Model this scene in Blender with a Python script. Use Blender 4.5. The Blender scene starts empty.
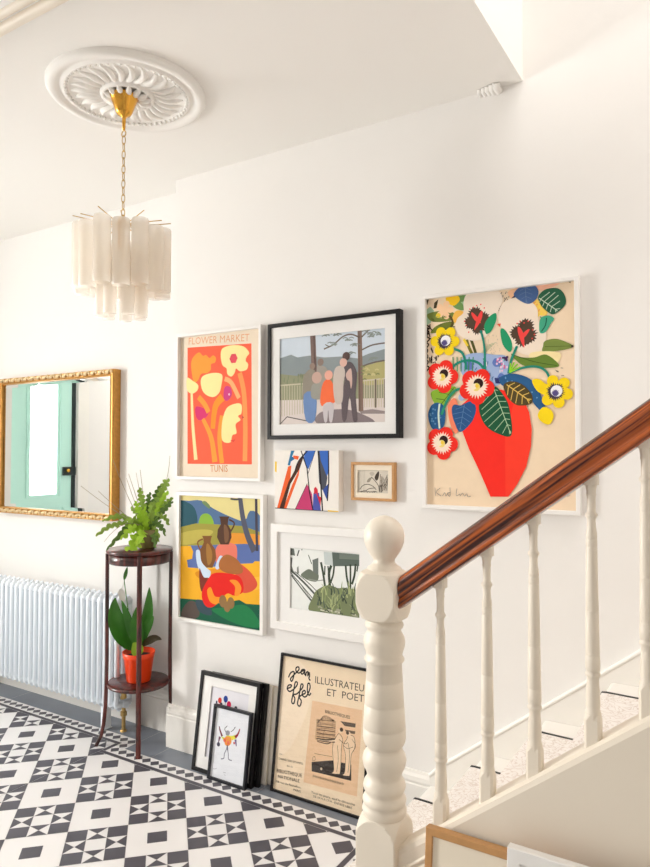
import bpy, math, random
import numpy as np
from mathutils import Vector, Matrix
random.seed(7)
scene = bpy.context.scene
COL = scene.collection
PI = math.pi

# ------------------------------------------------------------------ camera model
F, CY, YAW, PITCH, ROLL, CAMH = 679.83, 433.0, 0.5571, 0.0274, 0.0011, 1.41
_fw = np.array([-math.sin(YAW)*math.cos(PITCH), math.cos(YAW)*math.cos(PITCH), math.sin(PITCH)])
_r = np.array([math.cos(YAW), math.sin(YAW), 0.0])
_u = np.cross(_r, _fw)
_r2 = _r*math.cos(ROLL)+_u*math.sin(ROLL)
_u2 = -_r*math.sin(ROLL)+_u*math.cos(ROLL)
CAM = np.array([0.0, 0.0, CAMH])

def at_y(u, v, Y):
    d = _r2*((u-325)/F) - _u2*((v-CY)/F) + _fw
    return CAM + d*(Y/d[1])

def hit(u, v, p0, nrm):
    d = _r2*((u-325)/F) - _u2*((v-CY)/F) + _fw
    t = np.dot(np.array(p0)-CAM, nrm)/np.dot(d, nrm)
    return CAM + d*t

# ------------------------------------------------------------------ materials
def lin(c):
    return tuple(((x/255)/12.92 if x/255 <= .04045 else ((x/255+.055)/1.055)**2.4) for x in c)

_mats = {}
def mat(name, rgb, rough=.6, metal=0.0, noise=0.0, nscale=8.0, bump=0.0, bscale=60.0, spec=None, coat=0.0, trans=0.0):
    if name in _mats: return _mats[name]
    m = bpy.data.materials.new(name); m.use_nodes = True
    nt = m.node_tree; b = nt.nodes['Principled BSDF']
    c = lin(rgb)
    b.inputs['Base Color'].default_value = (*c, 1)
    b.inputs['Roughness'].default_value = rough
    b.inputs['Metallic'].default_value = metal
    if spec is not None: b.inputs['Specular IOR Level'].default_value = spec
    if coat: b.inputs['Coat Weight'].default_value = coat; b.inputs['Coat Roughness'].default_value = .08
    if trans: b.inputs['Transmission Weight'].default_value = trans
    tc = nt.nodes.new('ShaderNodeTexCoord')
    if noise:
        n = nt.nodes.new('ShaderNodeTexNoise'); n.inputs['Scale'].default_value = nscale
        n.inputs['Detail'].default_value = 4
        nt.links.new(tc.outputs['Object'], n.inputs['Vector'])
        mx = nt.nodes.new('ShaderNodeMix'); mx.data_type = 'RGBA'
        mx.inputs['A'].default_value = (*[x*(1-noise) for x in c], 1)
        mx.inputs['B'].default_value = (*[min(1, x*(1+noise)) for x in c], 1)
        nt.links.new(n.outputs['Fac'], mx.inputs['Factor'])
        nt.links.new(mx.outputs['Result'], b.inputs['Base Color'])
    if bump:
        n2 = nt.nodes.new('ShaderNodeTexNoise'); n2.inputs['Scale'].default_value = bscale
        nt.links.new(tc.outputs['Object'], n2.inputs['Vector'])
        bp = nt.nodes.new('ShaderNodeBump'); bp.inputs['Strength'].default_value = bump
        bp.inputs['Distance'].default_value = .002
        nt.links.new(n2.outputs['Fac'], bp.inputs['Height'])
        nt.links.new(bp.outputs['Normal'], b.inputs['Normal'])
    _mats[name] = m
    return m

def paint(rgb, rough=.75):
    """printed or painted colour of a picture, matt"""
    return mat('ink_%d_%d_%d' % tuple(int(x) for x in rgb), rgb, rough, noise=.04, nscale=30, spec=.2)

M_WALL = mat('wall_paint', (240, 237, 233), .75, bump=.08, bscale=90, noise=.01, spec=.25)
M_CEIL = mat('ceiling_paint', (246, 243, 238), .85, bump=.05, spec=.2)
M_GLOSSW = mat('white_gloss_paint', (240, 229, 212), .42, bump=.05, bscale=40, noise=.01)
M_SKIRT = mat('skirting_paint', (243, 239, 232), .4)
M_SPAN = mat('under_stair_paint', (236, 226, 210), .6, bump=.05)
M_FRAMEW = mat('white_frame_paint', (241, 238, 234), .45)
M_BLACK = mat('black_frame_paint', (15, 13, 14), .42, spec=.3)
M_BLACKB = mat('blue_black_frame_paint', (26, 28, 36), .4, spec=.4)
M_MATB = mat('white_mount_board', (240, 238, 235), .85, spec=.2)
M_CREAM = mat('cream_mount_board', (240, 228, 208), .85, spec=.2)
M_OAK = mat('light_oak_wood', (196, 146, 92), .5, noise=.2, nscale=30)
M_BRASS = mat('polished_brass', (222, 165, 70), .22, 1.0)
M_CHAIN = mat('aged_brass', (205, 172, 112), .32, 1.0)
M_GOLD = mat('gilt_paint', (196, 142, 68), .38, .55, noise=.3, nscale=60, bump=.4, bscale=120)
M_GOLDP = mat('pale_gilt_paint', (222, 196, 150), .42, .35, noise=.3, nscale=80, bump=.5, bscale=140)
M_RAD = mat('radiator_enamel', (241, 248, 255), .3)
M_MIRROR = mat('silvered_glass', (245, 247, 247), .01, 1.0)
M_TEAL = mat('mint_green_paint', (202, 248, 234), .5)
M_DARK = mat('dark_metal_and_gap_shade', (60, 70, 70), .4, .6)  # door lock metal, also the shade painted into the door gap
M_SLATE = mat('dark_slate_tile', (122, 128, 138), .42, noise=.25, nscale=5, bump=.1)
M_TILEB = mat('charcoal_floor_tile', (82, 80, 88), .4, noise=.18, nscale=9)
M_TILEW = mat('white_floor_tile', (238, 236, 235), .35, noise=.02, nscale=6)
M_GROUT = mat('pale_grout', (205, 202, 200), .9)
M_RED = mat('red_plastic_pot', (255, 74, 20), .35)
M_SOIL = mat('dark_soil', (50, 38, 30), .95, bump=1, bscale=80)
M_CLAY = mat('olive_glazed_clay', (124, 112, 66), .45, noise=.35, nscale=22)
M_LEAFD = mat('deep_green_leaf', (62, 128, 40), .4, noise=.3, nscale=18)
M_LEAFO = mat('olive_brown_leaf', (70, 62, 34), .45, noise=.3, nscale=18)
M_FERN = mat('fern_leaf', (146, 178, 72), .5, noise=.35, nscale=14)
M_FERNB = mat('bright_fern_leaf', (170, 214, 58), .5, noise=.25, nscale=14)
M_FERND = mat('dark_fern_leaf', (96, 130, 54), .5, noise=.3, nscale=14)
M_TWIG = mat('dry_twig', (170, 158, 130), .8)
M_PETAL = mat('white_petal', (240, 240, 235), .5)

def wood_mat(name, c1, c2, scale, axis_scale, rough, coat, dist=3.0, rot=0.0, p=(.42, .56)):
    m = bpy.data.materials.new(name); m.use_nodes = True
    nt = m.node_tree; b = nt.nodes['Principled BSDF']
    tc = nt.nodes.new('ShaderNodeTexCoord'); mp = nt.nodes.new('ShaderNodeMapping')
    mp.inputs['Scale'].default_value = axis_scale
    mr = nt.nodes.new('ShaderNodeMapping'); mr.inputs['Rotation'].default_value = (0, rot, 0)
    nt.links.new(tc.outputs['Object'], mr.inputs['Vector']); nt.links.new(mr.outputs['Vector'], mp.inputs['Vector'])
    n = nt.nodes.new('ShaderNodeTexNoise'); n.inputs['Scale'].default_value = scale
    n.inputs['Detail'].default_value = 6; n.inputs['Distortion'].default_value = dist
    nt.links.new(mp.outputs['Vector'], n.inputs['Vector'])
    r = nt.nodes.new('ShaderNodeValToRGB')
    r.color_ramp.elements[0].position = p[0]; r.color_ramp.elements[0].color = (*lin(c1), 1)
    r.color_ramp.elements[1].position = p[1]; r.color_ramp.elements[1].color = (*lin(c2), 1)
    nt.links.new(n.outputs['Fac'], r.inputs['Fac'])
    nt.links.new(r.outputs['Color'], b.inputs['Base Color'])
    b.inputs['Roughness'].default_value = rough
    b.inputs['Coat Weight'].default_value = coat; b.inputs['Coat Roughness'].default_value = .12
    return m
M_RAIL = wood_mat('varnished_pine', (66, 20, 5), (190, 92, 28), 4.5, (.5, 20, 20), .25, .35, 1.0, .636, (.40, .60))
M_MAHOG = wood_mat('dark_mahogany', (50, 15, 11), (98, 32, 24), 4.0, (9, 9, 1.2), .28, .5, .6)

def frosted(name, rgb, clear):
    m = bpy.data.materials.new(name); m.use_nodes = True
    nt = m.node_tree; out = nt.nodes['Material Output']; nt.nodes.remove(nt.nodes['Principled BSDF'])
    d = nt.nodes.new('ShaderNodeBsdfDiffuse'); t = nt.nodes.new('ShaderNodeBsdfTranslucent'); tr = nt.nodes.new('ShaderNodeBsdfTransparent')
    g = nt.nodes.new('ShaderNodeBsdfGlossy'); g.inputs['Roughness'].default_value = .25
    for x in (d, t): x.inputs['Color'].default_value = (*lin(rgb), 1)
    a = nt.nodes.new('ShaderNodeMixShader'); a.inputs[0].default_value = .66
    nt.links.new(d.outputs[0], a.inputs[1]); nt.links.new(t.outputs[0], a.inputs[2])
    b = nt.nodes.new('ShaderNodeMixShader'); b.inputs[0].default_value = clear
    nt.links.new(a.outputs[0], b.inputs[1]); nt.links.new(tr.outputs[0], b.inputs[2])
    c = nt.nodes.new('ShaderNodeMixShader'); c.inputs[0].default_value = .06
    nt.links.new(b.outputs[0], c.inputs[1]); nt.links.new(g.outputs[0], c.inputs[2])
    nt.links.new(c.outputs[0], out.inputs['Surface'])
    return m
M_TUBE = frosted('frosted_white_glass', (255, 249, 240), .38)
M_DAYGLASS = frosted('obscured_door_glass', (254, 254, 254), .5)

def clear_glass():
    m = bpy.data.materials.new('clear_picture_glass'); m.use_nodes = True
    nt = m.node_tree; out = nt.nodes['Material Output']; nt.nodes.remove(nt.nodes['Principled BSDF'])
    tr = nt.nodes.new('ShaderNodeBsdfTransparent'); g = nt.nodes.new('ShaderNodeBsdfGlossy'); g.inputs['Roughness'].default_value = .02
    mx = nt.nodes.new('ShaderNodeMixShader'); mx.inputs[0].default_value = .045
    nt.links.new(tr.outputs[0], mx.inputs[1]); nt.links.new(g.outputs[0], mx.inputs[2])
    nt.links.new(mx.outputs[0], out.inputs['Surface'])
    return m
M_GLASS = clear_glass()

# ------------------------------------------------------------------ mesh builder
class MB:
    def __init__(s): s.v = []; s.f = []; s.m = []; s.sm = []; s.mats = []; s.M = Matrix.Identity(4)
    def mi(s, m):
        if m not in s.mats: s.mats.append(m)
        return s.mats.index(m)
    def add(s, vs, fs, m, smooth=False):
        o = len(s.v); k = s.mi(m)
        for p in vs: s.v.append(tuple(s.M @ Vector([float(q) for q in p])))
        for f in fs: s.f.append([o+i for i in f]); s.m.append(k); s.sm.append(smooth)
    def box(s, x0, x1, y0, y1, z0, z1, m):
        v = [(x, y, z) for z in (z0, z1) for y in (y0, y1) for x in (x0, x1)]
        s.add(v, [(0, 2, 3, 1), (4, 5, 7, 6), (0, 1, 5, 4), (2, 6, 7, 3), (0, 4, 6, 2), (1, 3, 7, 5)], m)
    def rings(s, rings, m, cap=True, smooth=True, closed=True):
        n = len(rings[0]); vs = [p for r in rings for p in r]; fs = []
        for i in range(len(rings)-1):
            for j in range(n if closed else n-1):
                k = (j+1) % n
                fs.append((i*n+j, i*n+k, (i+1)*n+k, (i+1)*n+j))
        s.add(vs, fs, m, smooth)
        if cap and closed:
            s.add(rings[0], [tuple(reversed(range(n)))], m); s.add(rings[-1], [tuple(range(n))], m)
    def lathe(s, prof, m, c=(0, 0, 0), n=32, cap=True, smooth=True):
        s.rings([[(c[0]+r*math.cos(2*PI*j/n), c[1]+r*math.sin(2*PI*j/n), c[2]+z) for j in range(n)] for r, z in prof], m, cap, smooth)
    def tube(s, pts, rad, m, n=8, cap=True, closed=False):
        P = [Vector([float(q) for q in p]) for p in pts]; R = rad if isinstance(rad, (list, tuple)) else [rad]*len(P)
        rings = []; ref = None
        for i, p in enumerate(P):
            if closed: t = P[(i+1) % len(P)]-P[i-1]
            else: t = (P[min(i+1, len(P)-1)]-P[max(i-1, 0)])
            t.normalize()
            if ref is None: ref = t.orthogonal().normalized()
            a = (ref - t*ref.dot(t))
            a = a.normalized() if a.length > 1e-6 else t.orthogonal().normalized()
            ref = a; b = t.cross(a)
            rings.append([tuple(p+(a*math.cos(2*PI*j/n)+b*math.sin(2*PI*j/n))*R[i]) for j in range(n)])
        if closed: rings.append(rings[0])
        s.rings(rings, m, cap and not closed, True)
    def sphere(s, c, r, m, n=12, sc=(1, 1, 1)):
        k = n//2+1
        s.rings([[(c[0]+sc[0]*r*math.sin(PI*i/k)*math.cos(2*PI*j/n), c[1]+sc[1]*r*math.sin(PI*i/k)*math.sin(2*PI*j/n), c[2]-sc[2]*r*math.cos(PI*i/k)) for j in range(n)]
                 for i in [.02]+list(range(1, k))+[k-.02]], m, True, True)
    def build(s, name, parent=None, loc=None):
        me = bpy.data.meshes.new(name); me.from_pydata(s.v, [], s.f)
        for m in s.mats: me.materials.append(m)
        me.polygons.foreach_set('material_index', s.m)
        me.polygons.foreach_set('use_smooth', s.sm)
        me.update()
        o = bpy.data.objects.new(name, me); COL.objects.link(o)
        if parent: o.parent = parent
        if loc: o.location = loc
        return o

def bevel(o, w, seg=2):
    md = o.modifiers.new('bevel', 'BEVEL'); md.width = w; md.segments = seg; md.limit_method = 'ANGLE'; md.angle_limit = math.radians(40)
    return o

def thing(name, label, cat, loc=(0, 0, 0), rot=(0, 0, 0), group=None):
    o = bpy.data.objects.new(name, None); COL.objects.link(o)
    o.empty_display_size = .05
    o.location = loc; o.rotation_euler = rot; o['label'] = label; o['category'] = cat
    if group: o['group'] = group
    return o
def tag(o, label, cat, group=None):
    o['label'] = label; o['category'] = cat
    if group: o['group'] = group
    return o
def struct(o): o['kind'] = 'structure'; return o

def smooth(pts, closed=True, n=5):
    P = [np.array(p, float) for p in pts]; N = len(P); out = []
    rng = range(N) if closed else range(N-1)
    for i in rng:
        if closed: a, b, c, d = P[i-1], P[i], P[(i+1) % N], P[(i+2) % N]
        else: a, b, c, d = P[max(i-1, 0)], P[i], P[i+1], P[min(i+2, N-1)]
        for k in range(n):
            t = k/n
            out.append(.5*((2*b)+(-a+c)*t+(2*a-5*b+4*c-d)*t*t+(-a+3*b-3*c+d)*t**3))
    if not closed: out.append(P[-1])
    return [tuple(p) for p in out]

def clip(poly, x0, x1, z0, z1):
    def cut(P, ins, inter):
        o = []
        for i in range(len(P)):
            a, b = P[i-1], P[i]
            if ins(b):
                if not ins(a): o.append(inter(a, b))
                o.append(b)
            elif ins(a): o.append(inter(a, b))
        return o
    def ix(c): return lambda a, b: (c, a[1]+(b[1]-a[1])*(c-a[0])/(b[0]-a[0]))
    def iz(c): return lambda a, b: (a[0]+(b[0]-a[0])*(c-a[1])/(b[1]-a[1]), c)
    for ins, it in ((lambda p: p[0] >= x0, ix(x0)), (lambda p: p[0] <= x1, ix(x1)), (lambda p: p[1] >= z0, iz(z0)), (lambda p: p[1] <= z1, iz(z1))):
        if len(poly) < 3: return []
        poly = cut(poly, ins, it)
    return poly

# ------------------------------------------------------------------ pictures
class Art:
    """flat picture in a frame: outlines laid in the picture plane, each ink its own thin layer"""
    STEP = .000009
    def __init__(s, root, y, x0, x1, z0, z1, bg):
        s.mb = MB(); s.k = 0; s.root = root; s.y = y; s.rect = (x0, x1, z0, z1)
        s.W = root['_M']; s.Wi = s.W.inverted()
        p0 = s.W @ Vector((0, y, 0)); nn = (s.W.to_3x3() @ Vector((0, 1, 0)))
        s.p0 = np.array(p0); s.n = np.array(nn)
        s.crop = (0, 0, 1)
        s.mb.add([(x0, y, z0), (x1, y, z0), (x1, y, z1), (x0, y, z1)], [(0, 1, 2, 3)], paint(bg))
    def L(s, p):
        ox, oy, sc = s.crop
        w = hit(ox+p[0]/sc, oy+p[1]/sc, s.p0, s.n)
        l = s.Wi @ Vector(w)
        return (l[0], l[2])
    def lay(s, pts, rgb):
        s.k += 1
        P = clip(pts, *s.rect)
        if len(P) < 3: return
        yy = s.y - s.STEP*s.k
        ar = sum(P[i-1][0]*P[i][1]-P[i][0]*P[i-1][1] for i in range(len(P)))
        if ar < 0: P = P[::-1]
        s.mb.add([(p[0], yy, p[1]) for p in P], [tuple(range(len(P)))], paint(rgb))
    def poly(s, pts, rgb, sm=False, n=5):
        if sm: pts = smooth(pts, True, n)
        s.lay([s.L(p) for p in pts], rgb)
    def rect_frac(s, a, b, c, d, rgb):
        x0, x1, z0, z1 = s.rect
        s.lay([(x0+(x1-x0)*a, z1-(z1-z0)*b), (x0+(x1-x0)*a, z1-(z1-z0)*d), (x0+(x1-x0)*c, z1-(z1-z0)*d), (x0+(x1-x0)*c, z1-(z1-z0)*b)], rgb)
    def stroke(s, pts, w, rgb, sm=True, n=5, taper=False):
        if sm and len(pts) > 2: pts = smooth(pts, False, n)
        P = [Vector((*s.L(p), 0)) for p in pts]
        s.k += 1
        yy = s.y - s.STEP*s.k; vs = []; N = len(P)
        x0, x1, z0, z1 = s.rect
        for i, p in enumerate(P):
            t = (P[min(i+1, N-1)]-P[max(i-1, 0)])
            if t.length < 1e-9: t = Vector((1, 0, 0))
            t.normalize(); nrm = Vector((-t.y, t.x, 0))
            ww = (w[0]+(w[1]-w[0])*i/(N-1) if isinstance(w, tuple) else w)/2
            if taper: ww *= max(.08, math.sin(PI*min(1, .08+.92*i/(N-1))))
            for sg in (1, -1):
                q = p+nrm*ww*sg
                vs.append((min(max(q.x, x0), x1), yy, min(max(q.y, z0), z1)))
        s.mb.add(vs, [(2*i, 2*i+1, 2*i+3, 2*i+2) for i in range(N-1)], paint(rgb))
    def disc(s, c, r, rgb, n=20, sx=1.0, ang=0):
        cx, cz = s.L(c)
        s.lay([(cx+r*sx*math.cos(2*PI*j/n+ang), cz+r*math.sin(2*PI*j/n+ang)) for j in range(n)], rgb)
    def spiky(s, c, r0, r1, rgb, n=26, seed=1):
        rnd = random.Random(seed); cx, cz = s.L(c); P = []
        for j in range(n*2):
            r = (r1 if j % 2 else r0)*(1+rnd.uniform(-.1, .1)); a = PI*j/n
            P.append((cx+r*math.cos(a), cz+r*math.sin(a)))
        s.lay(P, rgb)
    def petals(s, c, R, n, rgb, dip=.72, rot=0.0):
        cx, cz = s.L(c); P = []
        for j in range(n*12):
            a = 2*PI*j/(n*12); r = R*(dip+(1-dip)*abs(math.cos(n*a/2+rot))**.6)
            P.append((cx+r*math.cos(a), cz+r*math.sin(a)))
        s.lay(P, rgb)
    def text(s, body, p0, p1, cap, rgb, bold=0.0):
        """one line of lettering fitted between two baseline points; cap height in metres"""
        cu = bpy.data.curves.new('t', 'FONT'); cu.body = body; cu.size = 1; cu.offset = bold; cu.resolution_u = 2
        o = bpy.data.objects.new('t', cu); COL.objects.link(o)
        bpy.context.view_layer.update()
        me = o.to_mesh(); s.k += 1
        a, b = s.L(p0), s.L(p1)
        xs = [v.co.x for v in me.vertices]; mn, mx = min(xs), max(xs)
        L_ = math.hypot(b[0]-a[0], b[1]-a[1]); ang = math.atan2(b[1]-a[1], b[0]-a[0])
        sx = L_/(mx-mn); sy = cap/.69; ca, sa = math.cos(ang), math.sin(ang); vs = []
        x0, x1, z0, z1 = s.rect
        for v in me.vertices:
            h, k = (v.co.x-mn)*sx, v.co.y*sy
            vs.append((min(a[0]+h*ca-k*sa, x1), s.y-s.STEP*s.k, a[1]+h*sa+k*ca))
        s.mb.add(vs, [tuple(f.vertices) for f in me.polygons], paint(rgb))
        o.to_mesh_clear(); bpy.data.objects.remove(o); bpy.data.curves.remove(cu)
    def build(s, name='picture'): return s.mb.build(name, s.root)

def make_frame(name, label, cat, x0, z0, w, h, depth, yfront, m, prof=.02, tilt=0.0, lip=.008, board=None, bcol=None, pic=None, bg=(240, 238, 235), glass=False, group=None, bev=.0015, roll=0.0):
    """Empty at bottom centre of the FRONT plane; local x right, y into wall, z up"""
    cx = x0+w/2
    t = thing(name, label, cat, (cx, yfront, z0), (-tilt, roll, 0), group)
    Mw = Matrix.Translation((cx, yfront, z0)) @ Matrix.Rotation(roll, 4, 'Y') @ Matrix.Rotation(-tilt, 4, 'X')
    a = w/2
    mb = MB()
    # mitred moulding with outer chamfer
    sec = [(0, depth), (0, .0015), (.0015, 0), (prof-.0015, 0), (prof, .0015), (prof, depth*.9)]
    rings = []
    for d, y in sec:
        rings.append([(-a+d, y, d), (a-d, y, d), (a-d, y, h-d), (-a+d, y, h-d)])
    mb.rings(rings, m, cap=False, smooth=False)
    fr = mb.build('frame', t)
    bb = MB(); bb.box(-a+.002, a-.002, depth*.9, depth, .002, h-.002, m if m in (M_BLACK, M_BLACKB) else M_OAK)
    bk = bb.build('backing_board', t)
    if board:
        l, r, b, tp = board       # margins inside the frame
        yb = lip
        mm = MB()
        A, B = (-a+prof, a-prof), (prof, h-prof)
        I, J = (A[0]+l, A[1]-r), (B[0]+b, B[1]-tp)
        rr = [[(x, yb, z) for x, z in ((A[0], B[0]), (A[1], B[0]), (A[1], B[1]), (A[0], B[1]))],
              [(x, yb, z) for x, z in ((I[0], J[0]), (I[1], J[0]), (I[1], J[1]), (I[0], J[1]))],
              [(x, yb+.002, z) for x, z in ((I[0]+.0015, J[0]+.0015), (I[1]-.0015, J[0]+.0015), (I[1]-.0015, J[1]-.0015), (I[0]+.0015, J[1]-.0015))]]
        mm.rings(rr, bcol, cap=False, smooth=False); mm.build('mount_board', t)
        R = (I[0]-.001, I[1]+.001, J[0]-.001, J[1]+.001); yp = lip+.0024+.003
    else:
        R = (-a+prof, a-prof, prof, h-prof); yp = lip+.006
    if glass:
        g = MB(); yg = max(.0008, lip-.002)
        g.add([(-a+prof, yg, prof), (a-prof, yg, prof), (a-prof, yg, h-prof), (-a+prof, yg, h-prof)], [(0, 1, 2, 3)], M_GLASS)
        g.build('glass_pane', t)
    art = Art.__new__(Art)
    art.mb = MB(); art.k = 0; art.root = t; art.y = yp; art.rect = R
    art.W = Mw; art.Wi = Mw.inverted()
    art.p0 = np.array(Mw @ Vector((0, yp, 0))); art.n = np.array(Mw.to_3x3() @ Vector((0, 1, 0)))
    art.crop = (0, 0, 1)
    x0, x1, zz0, zz1 = R
    art.mb.add([(x0, yp, zz0), (x1, yp, zz0), (x1, yp, zz1), (x0, yp, zz1)], [(0, 1, 2, 3)], paint(bg))
    art.mb.add([(x0, yp+.001, zz0), (x1, yp+.001, zz0), (x1, yp+.001, zz1), (x0, yp+.001, zz1)], [(0, 1, 2, 3)], paint(bg))
    return t, art

# ================================================================== THE SETTING
YG, YR = 2.415, 2.534          # gallery wall plane, radiator wall plane
XC = -2.37                     # corner where the wall steps forward
ZC = 2.742                     # ceiling
XL, XR, YB = -5.4, 1.7, -2.0

def tile_floor():
    mb = MB()
    mb.box(XL-.1, XR+.1, YB, 2.64, -.12, -.0012, M_GROUT)
    def rect(x0, x1, y0, y1, m, z=0.0):
        mb.add([(x0, y0, z), (x1, y0, z), (x1, y1, z), (x0, y1, z)], [(0, 1, 2, 3)], m)
    g = .0009
    # slate margins
    for x0, x1, y0, y1 in ((XL, -3.6, 2.375, 2.53), (-3.6, -2.535, 2.375, 2.53), (-2.535, -2.36, 2.273, 2.53), (-2.36, -1.75, 2.273, 2.41), (-1.75, -1.125, 2.273, 2.41), (-1.125, -.6, 1.25, 2.41)):
        rect(x0+g, x1-g, y0+g, y1-g, M_SLATE)
    # dark fillet strip inside the chequer band
    for x0, x1, y0, y1 in ((XL, -2.598, 2.291, 2.3125), (-2.62, -2.598, 2.21, 2.291), (-2.62, -1.188, 2.188, 2.2095), (-1.21, -1.188, 1.25, 2.188)):
        rect(x0+g, x1-g, y0+g, y1-g, M_TILEB)
    # white band and its diamonds
    hw = .031
    for x0, x1, y0, y1 in ((XL, -2.536, 2.344-hw, 2.344+hw), (-2.567-hw, -2.567+hw, 2.2727, 2.3128), (-2.597, -1.126, 2.2415-hw, 2.2415+hw), (-1.157-hw, -1.157+hw, 1.25, 2.2103)):
        rect(x0, x1, y0, y1, M_TILEW, -.0003)
    d = .0527; hd = .0255
    def dia(x, y): mb.add([(x-hd, y, 0), (x, y-hd, 0), (x+hd, y, 0), (x, y+hd, 0)], [(0, 1, 2, 3)], M_TILEB)
    x = -2.567
    while x > XL: dia(x, 2.344); x -= d
    dia(-2.567, 2.2927)
    x = -2.567
    while x < -1.15: dia(x, 2.2415); x += d
    y = 2.2415-d
    while y > 1.28: dia(-1.157, y); y -= d
    # the diagonal field
    Ls = .21576; s = math.sqrt(.5); ox, oy = -2.46868, 1.67116; u = Ls/3
    regs = [(XL, -2.621, YB, 2.290), (-2.619, -1.211, YB, 2.187), (-1.209, XR, YB, 1.25)]
    def W(a, b): return (ox+s*(a+b), oy+s*(a-b))
    def put(pts, m, z=0.0):
        P = [W(*p) for p in pts]
        cx = sum(p[0] for p in P)/len(P); cy = sum(p[1] for p in P)/len(P)
        P = [(x+(cx-x)*g/max(.004, math.hypot(x-cx, y-cy))*1.2, y+(cy-y)*g/max(.004, math.hypot(x-cx, y-cy))*1.2) for x, y in P]
        for r in regs:
            Q = clip(P, *r)
            if len(Q) >= 3:
                ar = sum(Q[k-1][0]*Q[k][1]-Q[k][0]*Q[k-1][1] for k in range(len(Q)))
                if abs(ar) < 1e-7: continue
                if ar < 0: Q = Q[::-1]
                mb.add([(x, y, z) for x, y in Q], [tuple(range(len(Q)))], m)
    for i in range(-34, 34):
        for j in range(-34, 34):
            a, b = i*Ls, j*Ls
            c = W(a+Ls/2, b+Ls/2)
            if not (XL-.2 < c[0] < XR+.2 and YB-.2 < c[1] < 2.5): continue
            if (i+j) % 2:
                q = [(a, b), (a+Ls, b), (a+Ls, b+Ls), (a, b+Ls)]; e = [(a+u, b+u), (a+2*u, b+u), (a+2*u, b+2*u), (a+u, b+2*u)]
                put(q, M_TILEW, -.0003)
                put(e, M_TILEB)
            else:
                for p in range(3):
                    for r in range(3):
                        A, B = a+p*u, b+r*u
                        q = [(A, B), (A+u, B), (A+u, B+u), (A, B+u)]; cc = (A+u/2, B+u/2)
                        if p != 1 and r != 1: put(q, M_TILEB)
                        elif p == 1 and r == 1: put(q, M_TILEW)
                        else:
                            for k in range(4):
                                dark = (k in (0, 2)) if p == 1 else (k in (1, 3))
                                put([q[k], q[(k+1) % 4], cc], M_TILEB if dark else M_TILEW)
    return struct(mb.build('floor'))
tile_floor()

def sbox(name, *a):
    mb = MB(); mb.box(*a); return struct(mb.build(name))
# walls
sbox('wall_gallery', XC, XR, YG, YG+.2, -.1, 5.2, M_WALL)
sbox('wall_radiator', XL, XC, YR, YR+.2, -.1, 3.0, M_WALL)
mb = MB()
mb.box(XR, XR+.15, .5, YG+.2, -.1, 5.2, M_WALL); mb.box(XR, XR+.15, YB, -1.5, -.1, 5.2, M_WALL); mb.box(XR, XR+.15, -1.5, .5, -.1, .7, M_WALL); mb.box(XR, XR+.15, -1.5, .5, 2.4, 5.2, M_WALL)
struct(mb.build('wall_right'))
mb = MB()      # end wall with doorway and an opening added for the side light
dy0, dy1, dz1 = .78, 1.50, 2.46
wy0, wy1, wz0, wz1 = -.62, .28, .7, 2.4
mb.box(XL-.2, XL, dy1, YR+.2, -.1, 3.0, M_WALL); mb.box(XL-.2, XL, wy1, dy0, -.1, 3.0, M_WALL)
mb.box(XL-.2, XL, dy0, dy1, dz1, 3.0, M_WALL); mb.box(XL-.2, XL, YB, wy0, -.1, 3.0, M_WALL)
mb.box(XL-.2, XL, wy0, wy1, -.1, wz0, M_WALL); mb.box(XL-.2, XL, wy0, wy1, wz1, 3.0, M_WALL)
struct(mb.build('wall_left'))
# ceiling with the stairwell opening
mb = MB()
mb.box(XL-.1, -.67, YB, YR+.1, ZC, ZC+.3, M_CEIL)
mb.box(-.67, XR, YB, 1.36, ZC, ZC+.3, M_CEIL)
struct(mb.build('ceiling'))
sbox('wall_landing', -2.2, -2.05, 1.0, 2.5, ZC+.3, 5.2, M_WALL)
# dropped beam across the hall
mb = MB(); mb.box(XL, -.7, .35, 1.047, 2.5, ZC+.02, M_CEIL); struct(mb.build('ceiling_beam'))
mb = MB(); mb.tube([(XL, 1.02, 2.5), (-.7, 1.02, 2.5)], .016, M_GLOSSW, 10); mb.tube([(XL, .985, 2.5), (-.7, .985, 2.5)], .012, M_GLOSSW, 8)
struct(mb.build('trim_1'))

# skirting boards
def skirting(name, x0, x1, yf, yw, h=.2):
    mb = MB()
    sec = [(yw, 0), (yf, 0), (yf, h-.05), (yf+.004, h-.045), (yf+.001, h-.035), (yf+.003, h-.02), (yf+.010, h-.010), (yf+.013, h), (yw, h)]
    mb.rings([[(x, y, z) for y, z in sec] for x in (x0, x1)], M_SKIRT, True, False)
    return struct(mb.build(name))
skirting('baseboard_radiator', XL, XC-.0, 2.514, YR, .205)
skirting('baseboard_gallery', XC-.018, -1.03, 2.395, YG)
mb = MB()
mb.box(XC-.018, XC-.001, 2.397, YR-.02, 0, .188, M_SKIRT); struct(mb.build('baseboard_return'))

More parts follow.
